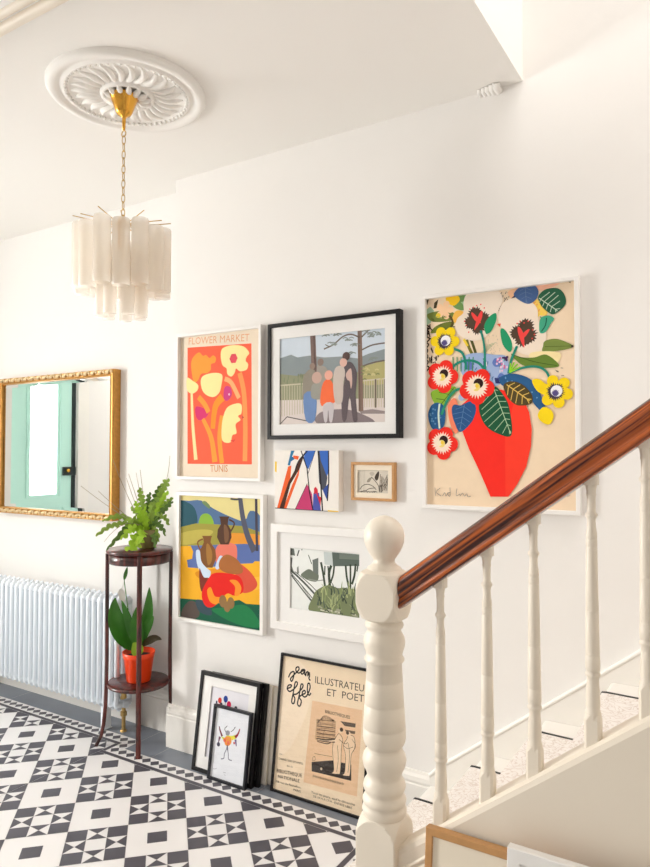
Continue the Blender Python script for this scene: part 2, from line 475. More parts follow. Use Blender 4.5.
# front door, mint green, seen in the mirror
dr = MB(); X0 = XL-.06; X1 = XL-.015
def dbox(y0, y1, z0, z1, m=M_TEAL, a=X0, b=X1): dr.box(a, b, y0, y1, z0, z1, m)
dbox(1.262, 1.47, .01, 2.42); dbox(.83, .985, .01, 2.42)
dbox(.985, 1.262, 2.28, 2.42); dbox(.985, 1.262, .86, 1.02); dbox(.985, 1.262, .01, .22)
dbox(.985, 1.262, .22, .86, M_TEAL, X0+.01, X1-.015)
door = struct(dr.build('door_1'))
g = MB(); g.box(XL-.045, XL-.037, .985, 1.262, 1.02, 2.28, M_DAYGLASS); g.build('door_pane', door)
g = MB()
g.tube([(X1+.004, 1.30, 1.0), (X1+.004, 1.30, 2.32)], .005, M_TEAL); g.tube([(X1+.004, .955, 1.0), (X1+.004, .955, 2.32)], .005, M_TEAL)
g.build('panel_moulding', door)
lk = MB(); lk.box(X1, X1+.02, .79, .93, 1.19, 1.27, M_DARK); lk.sphere((X1+.03, .885, 1.235), .018, M_BRASS)
lock = bevel(lk.build('door_lock', door), .006)
mb = MB(); mb.box(XL-.06, XL-.001, .795, .826, 0, 2.42, M_DARK); mb.box(XL-.06, XL-.001, .79, 1.50, 2.422, 2.44, M_DARK); struct(mb.build('door_gap_shade'))  # dark strips standing in for the shadow in the gap round the door
mb = MB()
for y0, y1, t in ((.70, .79, .03), (.66, .70, .018), (1.475, 1.60, .03)): mb.box(XL, XL+t, y0, y1, 0, 2.46, M_SKIRT)
mb.box(XL, XL+.03, .66, 1.60, 2.46, 2.56, M_GLOSSW)
struct(mb.build('trim_3'))
# unseen window frame, added round the side light next to the door
mb = MB()
for y0, y1, z0, z1 in ((wy0, wy0+.06, wz0, wz1), (wy1-.06, wy1, wz0, wz1), (wy0, wy1, wz0, wz0+.06), (wy0, wy1, wz1-.06, wz1), ((wy0+wy1)/2-.02, (wy0+wy1)/2+.02, wz0, wz1), (wy0, wy1, 1.5, 1.54)):
    mb.box(XL-.12, XL-.08, y0, y1, z0, z1, M_GLOSSW)
struct(mb.build('added_window_1'))
mb = MB()  # unseen window, added so more light reaches the end wall
for y0, y1, z0, z1 in ((-1.5, -1.44, .7, 2.4), (.44, .5, .7, 2.4), (-1.5, .5, .7, .76), (-1.5, .5, 2.34, 2.4), (-.52, -.48, .7, 2.4)):
    mb.box(XR+.04, XR+.08, y0, y1, z0, z1, M_GLOSSW)
struct(mb.build('added_window_2'))

# ================================================================== STAIRCASE
NX, NZ, GO, RI = -1.03, .165, .212, .165
YS0, YS1 = 1.418, 1.49         # outer string
SL = .768
def string_z(x): return .580+SL*(x+.599)
stairs = thing('staircase', 'white painted timber staircase climbing to the right along the wall', 'staircase', (NX, 1.9, 0))
stairs['kind'] = 'structure'
INV = Matrix.Translation((-NX, -1.9, 0))
def smb(): m = MB(); m.M = INV.copy(); return m
NST = 12
for i in range(NST):
    x, z = NX+GO*i, NZ+RI*i
    mb = smb(); y0 = YS1 if i >= 1 else 1.54
    # tread with rounded nosing
    sec = [(x+.25, z-.026), (x+.25, z), (x+.012, z), (x+.003, z-.004), (x, z-.013), (x+.003, z-.022), (x+.012, z-.026)]
    mb.rings([[(a, y, b) for a, b in sec] for y in (y0, 2.394)], M_SKIRT, True, False)
    mb.build('tread', stairs)
    mb = smb(); mb.box(x+.022, x+.040, y0, 2.394, z-RI+.0005, z-.0265, M_GLOSSW); mb.build('riser', stairs)
XE = 1.35
# wall string / sloping skirting with bead
mb = smb()
o = .245+.772*.996
poly = [(-1.03, 0), (-1.03, .203), (-1.015, .222), (-.99, .248), (XE, .772*XE+o), (XE, .772*XE+o-.5), (-.6, 0)]
mb.rings([[(a, y, b) for a, b in poly] for y in (2.395, YG+.001)], M_SKIRT, True, False)
mb.build('wall_string', stairs)
mb = smb(); mb.tube([(-1.03, 2.398, .200), (-1.012, 2.398, .217), (-.99, 2.398, .240), (XE, 2.398, .772*XE+o-.007)], .0075, M_SKIRT, 8)
mb.build('string_bead', stairs)
# outer string
mb = smb()
def ss(x, d): return string_z(x)-d
sec = [(YS0, -.30), (YS0, -.018), (YS0+.004, -.006), (YS0+.012, 0), (YS1-.006, 0), (YS1, -.006), (YS1, -.30)]
mb.rings([[(x, y, max(.0, string_z(x)+d)) for y, d in sec] for x in (-.69, -.5, XE)], M_GLOSSW, True, False)
mb.build('outer_string', stairs)
mb = smb()
for dd, r in ((.052, .005), (.068, .0035)):
    mb.tube([(-.686, YS0-.0005, string_z(-.686)-dd), (-.56, YS0-.0005, string_z(-.56)-dd)], r, M_GLOSSW, 8)
mb.build('string_moulding', stairs)
# panelled side under the stairs
mb = MB(); P = [(-.70, 0), (-.70, string_z(-.70)-.03), (XE, string_z(XE)-.03), (XE, 0)]
mb.rings([[(a, y, b) for a, b in P] for y in (YS0+.003, YS1-.004)], M_SPAN, True, False)
struct(mb.build('wall_under_stairs'))

# patterned runner with black edge
def runner_mat():
    m = bpy.data.materials.new('cream_patterned_carpet'); m.use_nodes = True
    nt = m.node_tree; b = nt.nodes['Principled BSDF']; b.inputs['Roughness'].default_value = .95
    tc = nt.nodes.new('ShaderNodeTexCoord'); n = nt.nodes.new('ShaderNodeTexVoronoi'); n.feature = 'DISTANCE_TO_EDGE'; n.inputs['Scale'].default_value = 34
    ns = nt.nodes.new('ShaderNodeTexNoise'); ns.inputs['Scale'].default_value = 14
    mv = nt.nodes.new('ShaderNodeMixRGB'); mv.inputs['Fac'].default_value = .25
    nt.links.new(tc.outputs['Object'], mv.inputs['Color1']); nt.links.new(tc.outputs['Object'], ns.inputs['Vector']); nt.links.new(ns.outputs['Color'], mv.inputs['Color2'])
    nt.links.new(mv.outputs['Color'], n.inputs['Vector'])
    r = nt.nodes.new('ShaderNodeValToRGB'); r.color_ramp.elements[0].position = .03; r.color_ramp.elements[0].color = (*lin((222, 210, 200)), 1)
    r.color_ramp.elements[1].position = .09; r.color_ramp.elements[1].color = (*lin((242, 236, 230)), 1)
    nt.links.new(n.outputs['Distance'], r.inputs['Fac']); nt.links.new(r.outputs['Color'], b.inputs['Base Color'])
    return m
M_RUN = runner_mat()
def strip(mb, y0, y1, m, th):
    top = []
    for i in range(NST-1):
        x, z = NX+GO*i, NZ+RI*i
        top += [(x+.020, z-RI+(0.0 if i else .0)), (x+.020, z-.028), (x-.001, z-.024), (x-.003, z-.012), (x, z-.001), (x+.01, z+.0005)]
    off = []
    for k, (a, b) in enumerate(top):
        q = k % 6
        off.append((a-th, b+th*.5) if q in (0,) else (a-th, b) if q in (1, 2, 3) else (a-th*.5, b+th) if q == 4 else (a, b+th))
    mb.rings([[(a, y, b) for a, b in top+off[::-1]] for y in (y0, y1)], m, False, False)
    n = len(top)
    for y in (y0, y1):
        for k in range(n-1):
            mb.add([(top[k][0], y, top[k][1]), (top[k+1][0], y, top[k+1][1]), (off[k+1][0], y, off[k+1][1]), (off[k][0], y, off[k][1])], [(0, 1, 2, 3)], m)
run = thing('stair_runner', 'pale patterned carpet runner with thin black edging up the white stairs', 'carpet runner', (NX, 1.9, 0))
mb = smb(); strip(mb, 1.585, 2.262, M_RUN, .006); mb.build('carpet', run)
for y in (1.573, 2.262):
    mb = smb(); strip(mb, y, y+.010, M_BLACK, .008); mb.build('edging', run)

# ------------------------------------------------------------------ balustrade
bal = thing('stair_balustrade', 'white turned stair balustrade with newel post and varnished wooden handrail', 'balustrade', (-.738, 1.451, 0))
INB = Matrix.Translation((.738, -1.451, 0))
def bmb(): m = MB(); m.M = INB.copy(); return m
NXc, NYc, A = -.738, 1.451, .051
PXM = 417.0
def zp(y): return float(at_y(381, y, NYc)[2])
def sq_ring(z, R, a=A, n=96, c=(NXc, NYc)):
    P = []
    for j in range(n):
        t = 2*PI*(j+.5)/n; r = min(a/max(abs(math.cos(t)), abs(math.sin(t))), R)
        P.append((c[0]+r*math.cos(t), c[1]+r*math.sin(t), z))
    return P
mb = bmb()
# plinth block with arched shoulders
zt = zp(811); rings = [sq_ring(0, 1)]
for k in range(0, 13):
    t = k/12; z = zt-.052*(1-t); R = A*math.sqrt(1+1.0*max(0, 1-t*t))
    rings.append(sq_ring(z, R))
mb.rings(rings, M_GLOSSW, True, False)
prof = [(811, 21), (806, 22), (803, 21.2), (801, 19.8), (799, 21), (796, 21.6), (793, 20.2), (791, 18.8), (789, 18.6), (786, 20.2), (783, 21), (779, 20.2), (775, 17.5), (772, 16.8),
        (768, 18.2), (763, 20.6), (757, 21.6), (752, 20.6), (748, 18.2), (745, 17.2), (743.5, 17.4), (742, 19), (739, 20.4), (735, 21.1), (726, 21), (725.2, 20.2), (724.4, 20.9), (703, 19.6), (702.2, 18.9), (701.4, 19.4),
        (679, 18.3), (678.2, 17.6), (677.4, 18.1), (661, 17.4), (660, 18.6), (658, 19.9), (656, 19.6), (654, 17.6), (650, 18.3), (645, 20), (640, 20.7), (635, 19.8), (631, 17.6), (628, 16.4), (626.5, 17.2), (625, 18.8), (623, 19.2), (621, 18.6), (620, 17), (617, 17)]
mb.lathe([(r/PXM, zp(y)) for y, r in prof], M_GLOSSW, (NXc, NYc, 0), 48)
# upper block
z0, z1 = zp(618.5), zp(568); zc = (z0+z1)/2; hh = (z1-z0)/2; rings = []
for k in range(0, 21):
    t = -1+2*k/20; R = A*math.sqrt(1+.95*max(0, 1-t*t))*(.80 if k in (0, 20) else 1)
    rings.append(sq_ring(zc+hh*t*(1 if k in (0, 20) else .985), R))
mb.rings(rings, M_GLOSSW, True, False)
np_ = mb.build('newel_post', bal)
mb = bmb()
bp = [(569, 17), (566, 16.5), (564, 13), (561, 10.5), (558, 10.6), (555.5, 12.6), (551, 15.6), (546, 18.2), (541, 19.8), (535, 20.2), (529, 19.2), (524, 16.8), (520, 13.2), (517, 8.6), (515.2, 4), (514.6, .6)]
mb.lathe([(r/PXM, zp(y)) for y, r in bp], M_GLOSSW, (NXc, NYc, 0), 40)
mb.build('ball_finial', np_)
# handrail
RZ0, RS = 1.081, .738
def rail_c(x): return RZ0+RS*(x+.697)
mb = bmb()
c_, s_ = math.cos(math.atan(RS)), math.sin(math.atan(RS))
hs = [(-.024, -.031), (-.031, -.022), (-.026, -.012), (-.034, .000), (-.034, .014), (-.026, .025), (-.010, .030), (.010, .030), (.026, .025), (.034, .014), (.034, .000), (.026, -.012), (.031, -.022), (.024, -.031)]
hs = smooth(hs, True, 3)
rings = []
for x in (-.690, -.5, -.2, .1, XE):
    rings.append([(x - (0 if x < -.68 else s_*b), NYc+a, rail_c(x)+(b/c_ if x < -.68 else c_*b)) for a, b in hs])
mb.rings(rings, M_RAIL, True, True)
mb.build('handrail', bal)
# balusters
def baluster(x):
    m = bmb(); zb = string_z(x)-.012; zt = rail_c(x)-.034
    H = zt-zb; yb = 1.446
    c = (x, yb)
    m.rings([sq_ring(zb, 1, .0155, 16, c), sq_ring(zb+.12*H-.006, 1, .0155, 16, c), sq_ring(zb+.12*H+.004, .0155, .0155, 16, c)], M_GLOSSW, True, False)
    P = [(.115, .0135), (.125, .0150), (.135, .0150), (.143, .0128), (.16, .0138), (.20, .0134), (.235, .0120), (.262, .0115), (.268, .0145), (.276, .0146), (.283, .0118), (.287, .0136), (.31, .0142), (.34, .0138), (.342, .0130), (.346, .0136), (.42, .0131), (.50, .0126), (.501, .0120), (.505, .0125), (.60, .0118), (.735, .0109), (.738, .0102), (.742, .0110), (.765, .0108), (.768, .0100), (.772, .0108), (.79, .0106), (.81, .0086), (.835, .0083), (.845, .0090), (.852, .0118), (.860, .0118), (.868, .0086), (.885, .0082), (.925, .0084), (.932, .0100), (.938, .0085), (.965, .0108), (.975, .0112)]
    m.lathe([(r, zb+H*t) for t, r in P], M_GLOSSW, (x, yb, 0), 24)
    ring0 = sq_ring(zb+.968*H, 1, .0135, 16, c)
    r1 = [(p[0], p[1], zt+.012+RS*(p[0]-x)) for p in sq_ring(0, 1, .0135, 16, c)]
    m.rings([ring0, r1], M_GLOSSW, True, False)
    return m.build('baluster', bal)
for x in (-.594, -.4865, -.3855, -.270, -.170): baluster(x)

# plaster corbel under the stairwell edge
mb = MB()
for k in range(5):
    t = k/4
    mb.tube([(-.825+.017*k, 2.416, 2.731), (-.825+.017*k, 2.398-.003*k, 2.732), (-.822+.017*k, 2.392-.004*k, 2.743)], .008+.0017*k, M_CEIL, 10)
tag(mb.build('plaster_corbel'), 'small fluted plaster corbel where ceiling meets wall beside the stairwell opening', 'corbel')

# ================================================================== CEILING ROSE AND CHANDELIER
RX, RY = -1.934, 1.720
mb = MB()
R0 = .284
prof = [(R0, ZC+.001), (R0, ZC-.012), (R0-.006, ZC-.020), (R0-.018, ZC-.024), (R0-.034, ZC-.020), (R0-.044, ZC-.012), (R0-.050, ZC-.012), (R0-.056, ZC-.018), (R0-.064, ZC-.020), (R0-.070, ZC-.012), (.10, ZC-.010), (.096, ZC-.022), (.088, ZC-.026), (.080, ZC-.022), (.074, ZC-.016), (.0, ZC-.020)]
mb.lathe(prof[:-1]+[(.004, ZC-.020)], M_CEIL, (RX, RY, 0), 72, False)
rose = mb.build('ceiling_rose')
tag(rose, 'large round white plaster ceiling rose with radiating leaves above the chandelier', 'ceiling rose')
mb = MB()
NL = 26
for k in range(NL):                      # radiating acanthus leaves
    a = 2*PI*k/NL; pts = []; rad = []
    for t in range(7):
        u = t/6; rr = .098+.100*u; aa = a+.10*math.sin(u*PI)
        pts.append((RX+rr*math.cos(aa), RY+rr*math.sin(aa), ZC-.009-.005*math.sin(PI*min(1, u*1.1))))
        rad.append(.004+.0085*math.sin(PI*(.12+.80*u)))
    mb.tube(pts, rad, M_CEIL, 8)
for k in range(60):
    a = 2*PI*k/60; mb.sphere((RX+(R0-.068)*math.cos(a), RY+(R0-.068)*math.sin(a), ZC-.016), .0075, M_CEIL, 6)
mb.build('leaf_moulding', rose)
mb = MB()
for k in range(14):
    a = 2*PI*(k+.5)/14
    mb.tube([(RX+r*math.cos(a), RY+r*math.sin(a), ZC-.018-h) for r, h in ((.035, .004), (.055, .012), (.075, .010), (.090, .002))], [.006, .012, .010, .004], M_CEIL, 8)
mb.build('rosette', rose)

RX, RY = -1.930, 1.700
ch = thing('chandelier', 'brass chandelier with frosted glass tubes hanging from the ceiling rose', 'chandelier', (RX, RY, 0))
def cmb(): m = MB(); m.M = Matrix.Translation((-RX, -RY, 0)); return m
mb = cmb(); mb.lathe([(.003, ZC-.018), (.044, ZC-.022), (.051, ZC-.026), (.052, ZC-.031), (.048, ZC-.036), (.039, ZC-.060), (.030, ZC-.085), (.024, ZC-.095), (.010, ZC-.101), (.007, ZC-.110), (.005, ZC-.15), (.002, ZC-.152)], M_BRASS, (RX, RY, 0), 36)
mb.build('ceiling_cup', ch)
z = ZC-.165; k = 0
mb = cmb()
mb.tube([(RX+.011*math.cos(t*PI/8), RY+.0*t, z+.011*math.sin(t*PI/8)) for t in range(16)], .0022, M_CHAIN, 6, closed=True)
mb.build('hanging_ring', ch)
z -= .024
while z > 2.268:
    mb = cmb(); an = (k % 2)*PI/2+.35
    P = []
    for t in range(16):
        q = 2*PI*t/16; h = .0065*math.cos(q); v = .0165*math.sin(q)
        P.append((RX+h*math.cos(an), RY+h*math.sin(an), z+v))
    mb.tube(P, .0016, M_CHAIN, 6, closed=True); mb.build('chain_link', ch); z -= .027; k += 1
mb = cmb(); mb.tube([(RX, RY, z+.02), (RX, RY, 2.05)], .006, M_CHAIN, 10)
mb.lathe([(.006, 2.258), (.022, 2.250), (.022, 2.236), (.006, 2.228)], M_CHAIN, (RX, RY, 0), 20); mb.lathe([(.005, 2.06), (.085, 2.055), (.085, 2.047), (.005, 2.042)], M_CHAIN, (RX, RY, 0), 24)
mb.build('stem', ch)
NTB = 14
for k in range(NTB):
    a = 2*PI*(k+.3)/NTB; ca, sa = math.cos(a), math.sin(a); rr = .146; zt = 2.218 + (.006 if k % 2 else -.004)
    mb = cmb()
    mb.tube([(RX+.015*ca, RY+.015*sa, 2.242), (RX+.08*ca, RY+.08*sa, 2.238), (RX+(rr+.028)*ca, RY+(rr+.028)*sa, 2.246 if k % 2 else 2.232)], .0018, M_CHAIN, 6)
    mb.build('arm', ch)
    mb = cmb(); n = 28; rt = .0300
    mb.rings([[(RX+rr*ca+q*math.cos(2*PI*j/n), RY+rr*sa+q*math.sin(2*PI*j/n), zz) for j in range(n)] for q, zz in ((rt*.9, zt), (rt, zt-.006), (rt, zt-.226), (rt*.95, zt-.231))], M_TUBE, False, True)
    mb.build('glass_tube', ch)
for k in range(7):
    a = 2*PI*(k+.5)/7; ca, sa = math.cos(a), math.sin(a); rr = .072; n = 24; rt = .023
    mb = cmb()
    mb.rings([[(RX+rr*ca+q*math.cos(2*PI*j/n), RY+rr*sa+q*math.sin(2*PI*j/n), zz) for j in range(n)] for q, zz in ((rt, 2.135), (rt, 1.905), (rt*.95, 1.900))], M_TUBE, False, True)
    mb.build('glass_tube', ch)
    mb = cmb(); mb.tube([(RX+rr*ca, RY+rr*sa, 2.05), (RX+rr*ca, RY+rr*sa, 2.15)], .002, M_CHAIN, 6); mb.build('tube_hook', ch)
mb = cmb(); mb.tube([(RX+.095, RY-.10, 2.11), (RX+.095, RY-.10, 2.22)], .0035, M_BRASS, 8); mb.build('brass_rod', ch)

# ================================================================== MIRROR
mx0, mx1, mz0, mz1 = -3.925, -2.882, 1.040, 1.856
mir = thing('wall_mirror', 'wide rectangular mirror in ornate gilt frame reflecting the mint green door', 'mirror', ((mx0+mx1)/2, YR, mz0))
def mmb(): m = MB(); m.M = Matrix.Translation((-(mx0+mx1)/2, -YR, -mz0)); return m
yf = YR-.052
mb = mmb()
def mring(d, y, e=0): return [(mx0+d, y, mz0+d), (mx1-d, y, mz0+d), (mx1-d, y, mz1-d), (mx0+d, y, mz1-d)]
mb.rings([mring(0, YR-.001), mring(0, yf+.004), mring(.004, yf), mring(.010, yf+.002), mring(.016, yf+.010), mring(.026, yf+.010), mring(.030, yf+.006), mring(.034, yf+.008), mring(.036, yf+.020)], M_GOLD, False, False)
fr = mb.build('gilt_frame', mir)
for nm, zc in (('carved_top_rail', mz1-.012), ('carved_bottom_rail', mz0+.016)):
    mb = mmb(); x = mx0+.02; k = 0
    while x < mx1-.02:
        for q in range(3):
            mb.tube([(x+.008*q-.004, yf+.004, zc-.012), (x+.012+.008*q, yf-.004, zc), (x+.022+.008*q, yf+.003, zc+.011)], [.003, .0055, .0025], M_GOLDP, 6)
        mb.sphere((x+.045, yf+.001, zc), .0085, M_GOLDP, 8, (1.2, .7, 1))
        mb.sphere((x+.045, yf+.001, zc+.010), .004, M_GOLDP, 6); mb.sphere((x+.045, yf+.001, zc-.010), .004, M_GOLDP, 6)
        x += .060; k += 1
    mb.build(nm, fr)
mb = mmb(); yg = yf+.020
gx0, gx1, gz0, gz1 = mx0+.035, mx1-.035, mz0+.035, mz1-.035
bw = .022
outer = [(gx0, yg+.0022, gz0), (gx1, yg+.0022, gz0), (gx1, yg+.0022, gz1), (gx0, yg+.0022, gz1)]
inner = [(gx0+bw, yg, gz0+bw), (gx1-bw, yg, gz0+bw), (gx1-bw, yg, gz1-bw), (gx0+bw, yg, gz1-bw)]
mb.rings([outer, inner], M_MIRROR, False, False); mb.add(inner, [(0, 1, 2, 3)], M_MIRROR)
mb.build('mirror_glass', mir)

# ================================================================== RADIATOR
rx1 = -2.655; pitch = .0432; NS = 33
rad = thing('column_radiator', 'long white column radiator under the gilt mirror', 'radiator', (rx1-pitch*NS/2, 2.385, 0))
def rmb(): m = MB(); m.M = Matrix.Translation((-(rx1-pitch*NS/2), -2.385, 0)); return m
for i in range(NS):
    x = rx1-pitch*(i+.5); mb = rmb()
    for y in (2.345, 2.425):
        mb.tube([(x, 2.385+(y-2.385)*.55, .128), (x, y, .150), (x, y, .655), (x, 2.385+(y-2.385)*.55, .682)], [.011, .0125, .0125, .011], M_RAD, 12)
    for z in (.150, .658):
        mb.tube([(x, 2.338, z), (x, 2.345, z), (x, 2.425, z), (x, 2.432, z)], [.012, .0185, .0185, .012], M_RAD, 12)
    mb.build('column', rad)
mb = rmb()
for z in (.150, .658): mb.tube([(rx1-pitch*NS, 2.385, z), (rx1+.004, 2.385, z)], .017, M_RAD, 14)
mb.build('header_pipe', rad)
for x in (-2.80, -3.98):
    mb = rmb(); mb.box(x-.011, x+.011, 2.36, 2.41, .0, .14, M_RAD); mb.box(x-.015, x+.015, 2.355, 2.415, .0, .006, M_RAD); bevel(mb.build('foot', rad), .003)
mb = rmb()
vx, vy = -2.700, 2.412
mb.tube([(vx, vy, 0), (vx, vy, .190)], .010, M_CHAIN, 14)
mb.lathe([(.016, .0), (.016, .006), (.010, .010)], M_CHAIN, (vx, vy, 0), 20)
mb.lathe([(.010, .075), (.016, .078), (.016, .098), (.010, .102)], M_CHAIN, (vx, vy, 0), 8, smooth=False)
mb.lathe([(.010, .118), (.018, .122), (.018, .172), (.013, .180), (.013, .205)], M_CHAIN, (vx, vy, 0), 16)
mb.tube([(vx, vy, .145), (rx1-.01, 2.39, .150)], .009, M_CHAIN, 12)
val = mb.build('brass_valve', rad)
mb = rmb(); mb.tube([(vx-.012, vy, .135), (vx-.045, vy-.004, .135)], [.008, .008], M_CHAIN, 12); mb.tube([(vx-.030, vy-.003, .135), (vx-.050, vy-.005, .135)], .017, M_CHAIN, 12); mb.build('valve_handle', val)

# ================================================================== PLANT STAND
SX, SY = -2.547, 2.367
st = thing('plant_stand', 'tall round mahogany plant stand with one lower shelf beside the radiator', 'plant stand', (SX, SY, 0))
def tmb(): m = MB(); m.M = Matrix.Translation((-SX, -SY, 0)); return m
mb = tmb(); mb.lathe([(.002, .918), (.150, .918), (.156, .921), (.159, .926), (.159, .931), (.156, .936), (.002, .937)], M_MAHOG, (SX, SY, 0), 48); top = mb.build('table_top', st)
mb = tmb(); mb.lathe([(.141, .872), (.143, .870), (.147, .872), (.147, .9175), (.141, .9175)], M_MAHOG, (SX, SY, 0), 48, False); mb.build('apron', st)
mb = tmb(); mb.lathe([(.002, .276), (.140, .276), (.146, .279), (.149, .284), (.149, .289), (.145, .294), (.002, .295)], M_MAHOG, (SX, SY, 0), 48); mb.build('shelf', st)
for k in range(4):
    ang = math.atan2(.76, .65)+k*PI/2 - .035
    mb = tmb(); ca, sa = math.cos(ang), math.sin(ang)
    path = [(.150, .9175), (.150, .80), (.149, .60), (.148, .40), (.150, .27), (.153, .18), (.160, .10), (.172, .045), (.188, .012), (.194, .0)]
    rg = []
    for i, (r, z) in enumerate(path):
        w = .0115; d = .012
        rg.append([(SX+(r+a)*ca-b*sa, SY+(r+a)*sa+b*ca, z) for a, b in ((-d*.7, -w), (d*.5, -w), (d*.8, -w*.4), (d*.8, w*.4), (d*.5, w), (-d*.7, w))])
    mb.rings(rg, M_MAHOG, True, False)
    bevel(mb.build('leg', st), .002)

# ---- view-aligned frame used only to space the stems round the pots
RTV = Vector((.68, .733, 0)).normalized(); TOW = Vector((.733, -.68, 0)).normalized()

# fern in clay bowl
px_, py_ = SX+.036*RTV.x, SY+.036*RTV.y; pz = .9375
fe = thing('fern_plant', 'leafy trailing fern cactus in olive clay bowl on top of the plant stand', 'potted plant', (px_, py_, pz))
def fmb(): m = MB(); m.M = Matrix.Translation((-px_, -py_, -pz)); return m
mb = fmb(); mb.lathe([(.002, 0), (.036, 0), (.038, .004), (.050, .030), (.054, .055), (.052, .080), (.049, .092), (.046, .092), (.048, .078), (.002, .076)], M_CLAY, (px_, py_, pz), 32); pot = mb.build('clay_bowl', fe)
mb = fmb(); mb.lathe([(.047, .079), (.02, .084), (.002, .085)], M_SOIL, (px_, py_, pz), 20, True); mb.build('soil', fe)
PC = Vector((px_, py_, pz+.085))
def clear(p, e=.006):
    """keep the leaves lying on, not inside, the table top"""
    if math.hypot(p.x-SX, p.y-SY) < .170 and p.z < .937+e: return Vector((p.x, p.y, .937+e))
    return p
def frond(tip_r, tip_z, dep, arch, m, nl=9, lw=.016, start=0.0):
    """lobed flat stem from the bowl to a tip (right, up, towards the room)"""
    tip = PC + RTV*tip_r + TOW*dep + Vector((0, 0, tip_z)); p0 = PC + RTV*(.25*tip_r*.4+start) + TOW*dep*.12
    mid = (p0+tip)/2 + Vector((0, 0, arch))
    pts = []
    N = nl*2
    for i in range(N+1):
        t = i/N; pts.append(clear(p0*(1-t)**2+mid*2*t*(1-t)+tip*t*t))
    vs = []; fs = []
    rnd = random.Random(int(abs(tip_r*1000)+abs(tip_z*999)+abs(dep)*777))
    side0 = (TOW*.3+RTV*rnd.choice((-1, 1))).normalized()
    mb.tube(pts, [.0022*(1-.6*i/N) for i in range(N+1)], m, 5)
    for i in range(1, N):
        p = pts[i]; tg = (pts[i+1]-pts[i-1]).normalized(); sd = tg.cross(TOW+Vector((rnd.uniform(-.5, .5), rnd.uniform(-.5, .5), 0)))
        if sd.length < .1: sd = side0
        sd.normalize()
        up = tg.cross(sd).normalized()
        for sg in ((1,) if i % 2 else (-1,)):
            w = lw*(.65+.5*math.sin(PI*i/N))*rnd.uniform(.7, 1.25); st_ = (pts[min(i+1, N)]-pts[i-1]).length*.62
            q = [p-tg*st_, p+sd*sg*w*.75-tg*st_*.4+up*.002, p+sd*sg*w+tg*st_*.25, p+sd*sg*w*.6+tg*st_*.85+up*.001, p+tg*st_]
            mb.add([tuple(clear(a, .003)) for a in q], [(0, 1, 2, 3, 4)], m)
MPP = 1/203.0
def F_(u, v, dep, arch, m, nl=9, lw=.015, start=0.0): frond((u-146.5)*MPP, (530-v)*MPP, dep, arch, m, max(6, nl-2), lw*1.22, start)
mb = fmb()
for a in ((99, 533, .06, .10, M_FERN, 11, .013), (109, 546, .09, .09, M_FERND, 9, .012), (115, 540, .03, .10, M_FERND, 9, .013), (104, 520, .0, .09, M_FERN, 9, .012), (122, 536, .10, .07, M_FERNB, 8, .018),
          (128, 548, .12, .05, M_FERNB, 8, .022), (132, 549, .11, .03, M_FERNB, 7, .022), (137, 542, .12, .05, M_FERNB, 7, .02), (126, 520, .05, .06, M_FERN, 8, .015), (138, 487, .03, .03, M_FERN, 11, .016),
          (134, 500, .07, .03, M_FERNB, 9, .016), (143, 505, .09, .0, M_FERNB, 8, .014), (152, 500, .05, .03, M_FERN, 9, .016), (159, 484, -.02, .03, M_FERND, 11, .016), (166, 478, .02, .04, M_FERN, 12, .020), (165, 490, .05, .02, M_FERNB, 9, .015),
          (172, 497, .02, .05, M_FERN, 11, .013), (171, 500, .06, .03, M_FERND, 9, .012), (168, 524, .03, .11, M_FERN, 9, .013), (164, 534, .07, .10, M_FERND, 9, .014), (158, 540, .05, .08, M_FERN, 8, .014), (155, 545, .08, .05, M_FERND, 8, .013),
          (150, 510, -.05, .03, M_FERND, 8, .016), (158, 505, -.03, .04, M_FERND, 9, .016), (140, 512, -.04, .04, M_FERND, 8, .016), (130, 508, -.03, .05, M_FERN, 8, .014), (148, 492, .0, .02, M_FERND, 10, .013), (162, 515, .04, .05, M_FERN, 8, .015)):
    F_(*a)
mb.build('foliage', fe)
mb = fmb()
for u, v, d, ar in ((84, 487, .06, -.02), (113, 462, .02, -.06), (126, 480, .04, -.03), (128, 476, .02, .0), (139, 472, .02, .0), (135, 475, .0, .0), (168, 458, .0, .02), (100, 492, .06, -.02), (106, 541, .08, .12)):
    tip = PC + RTV*((u-146.5)*MPP) + TOW*d + Vector((0, 0, (533-v)*MPP)); mid = (PC+tip)/2+Vector((0, 0, ar+.0)); pts = []
    if u == 168: mid = PC+RTV*.10+Vector((0, 0, .2))
    for i in range(9):
        t = i/8; pts.append(PC*(1-t)**2+mid*2*t*(1-t)+tip*t*t)
    mb.tube(pts, [.0022-.0011*i/8 for i in range(9)], M_TWIG, 5)
mb.build('dry_stems', fe)

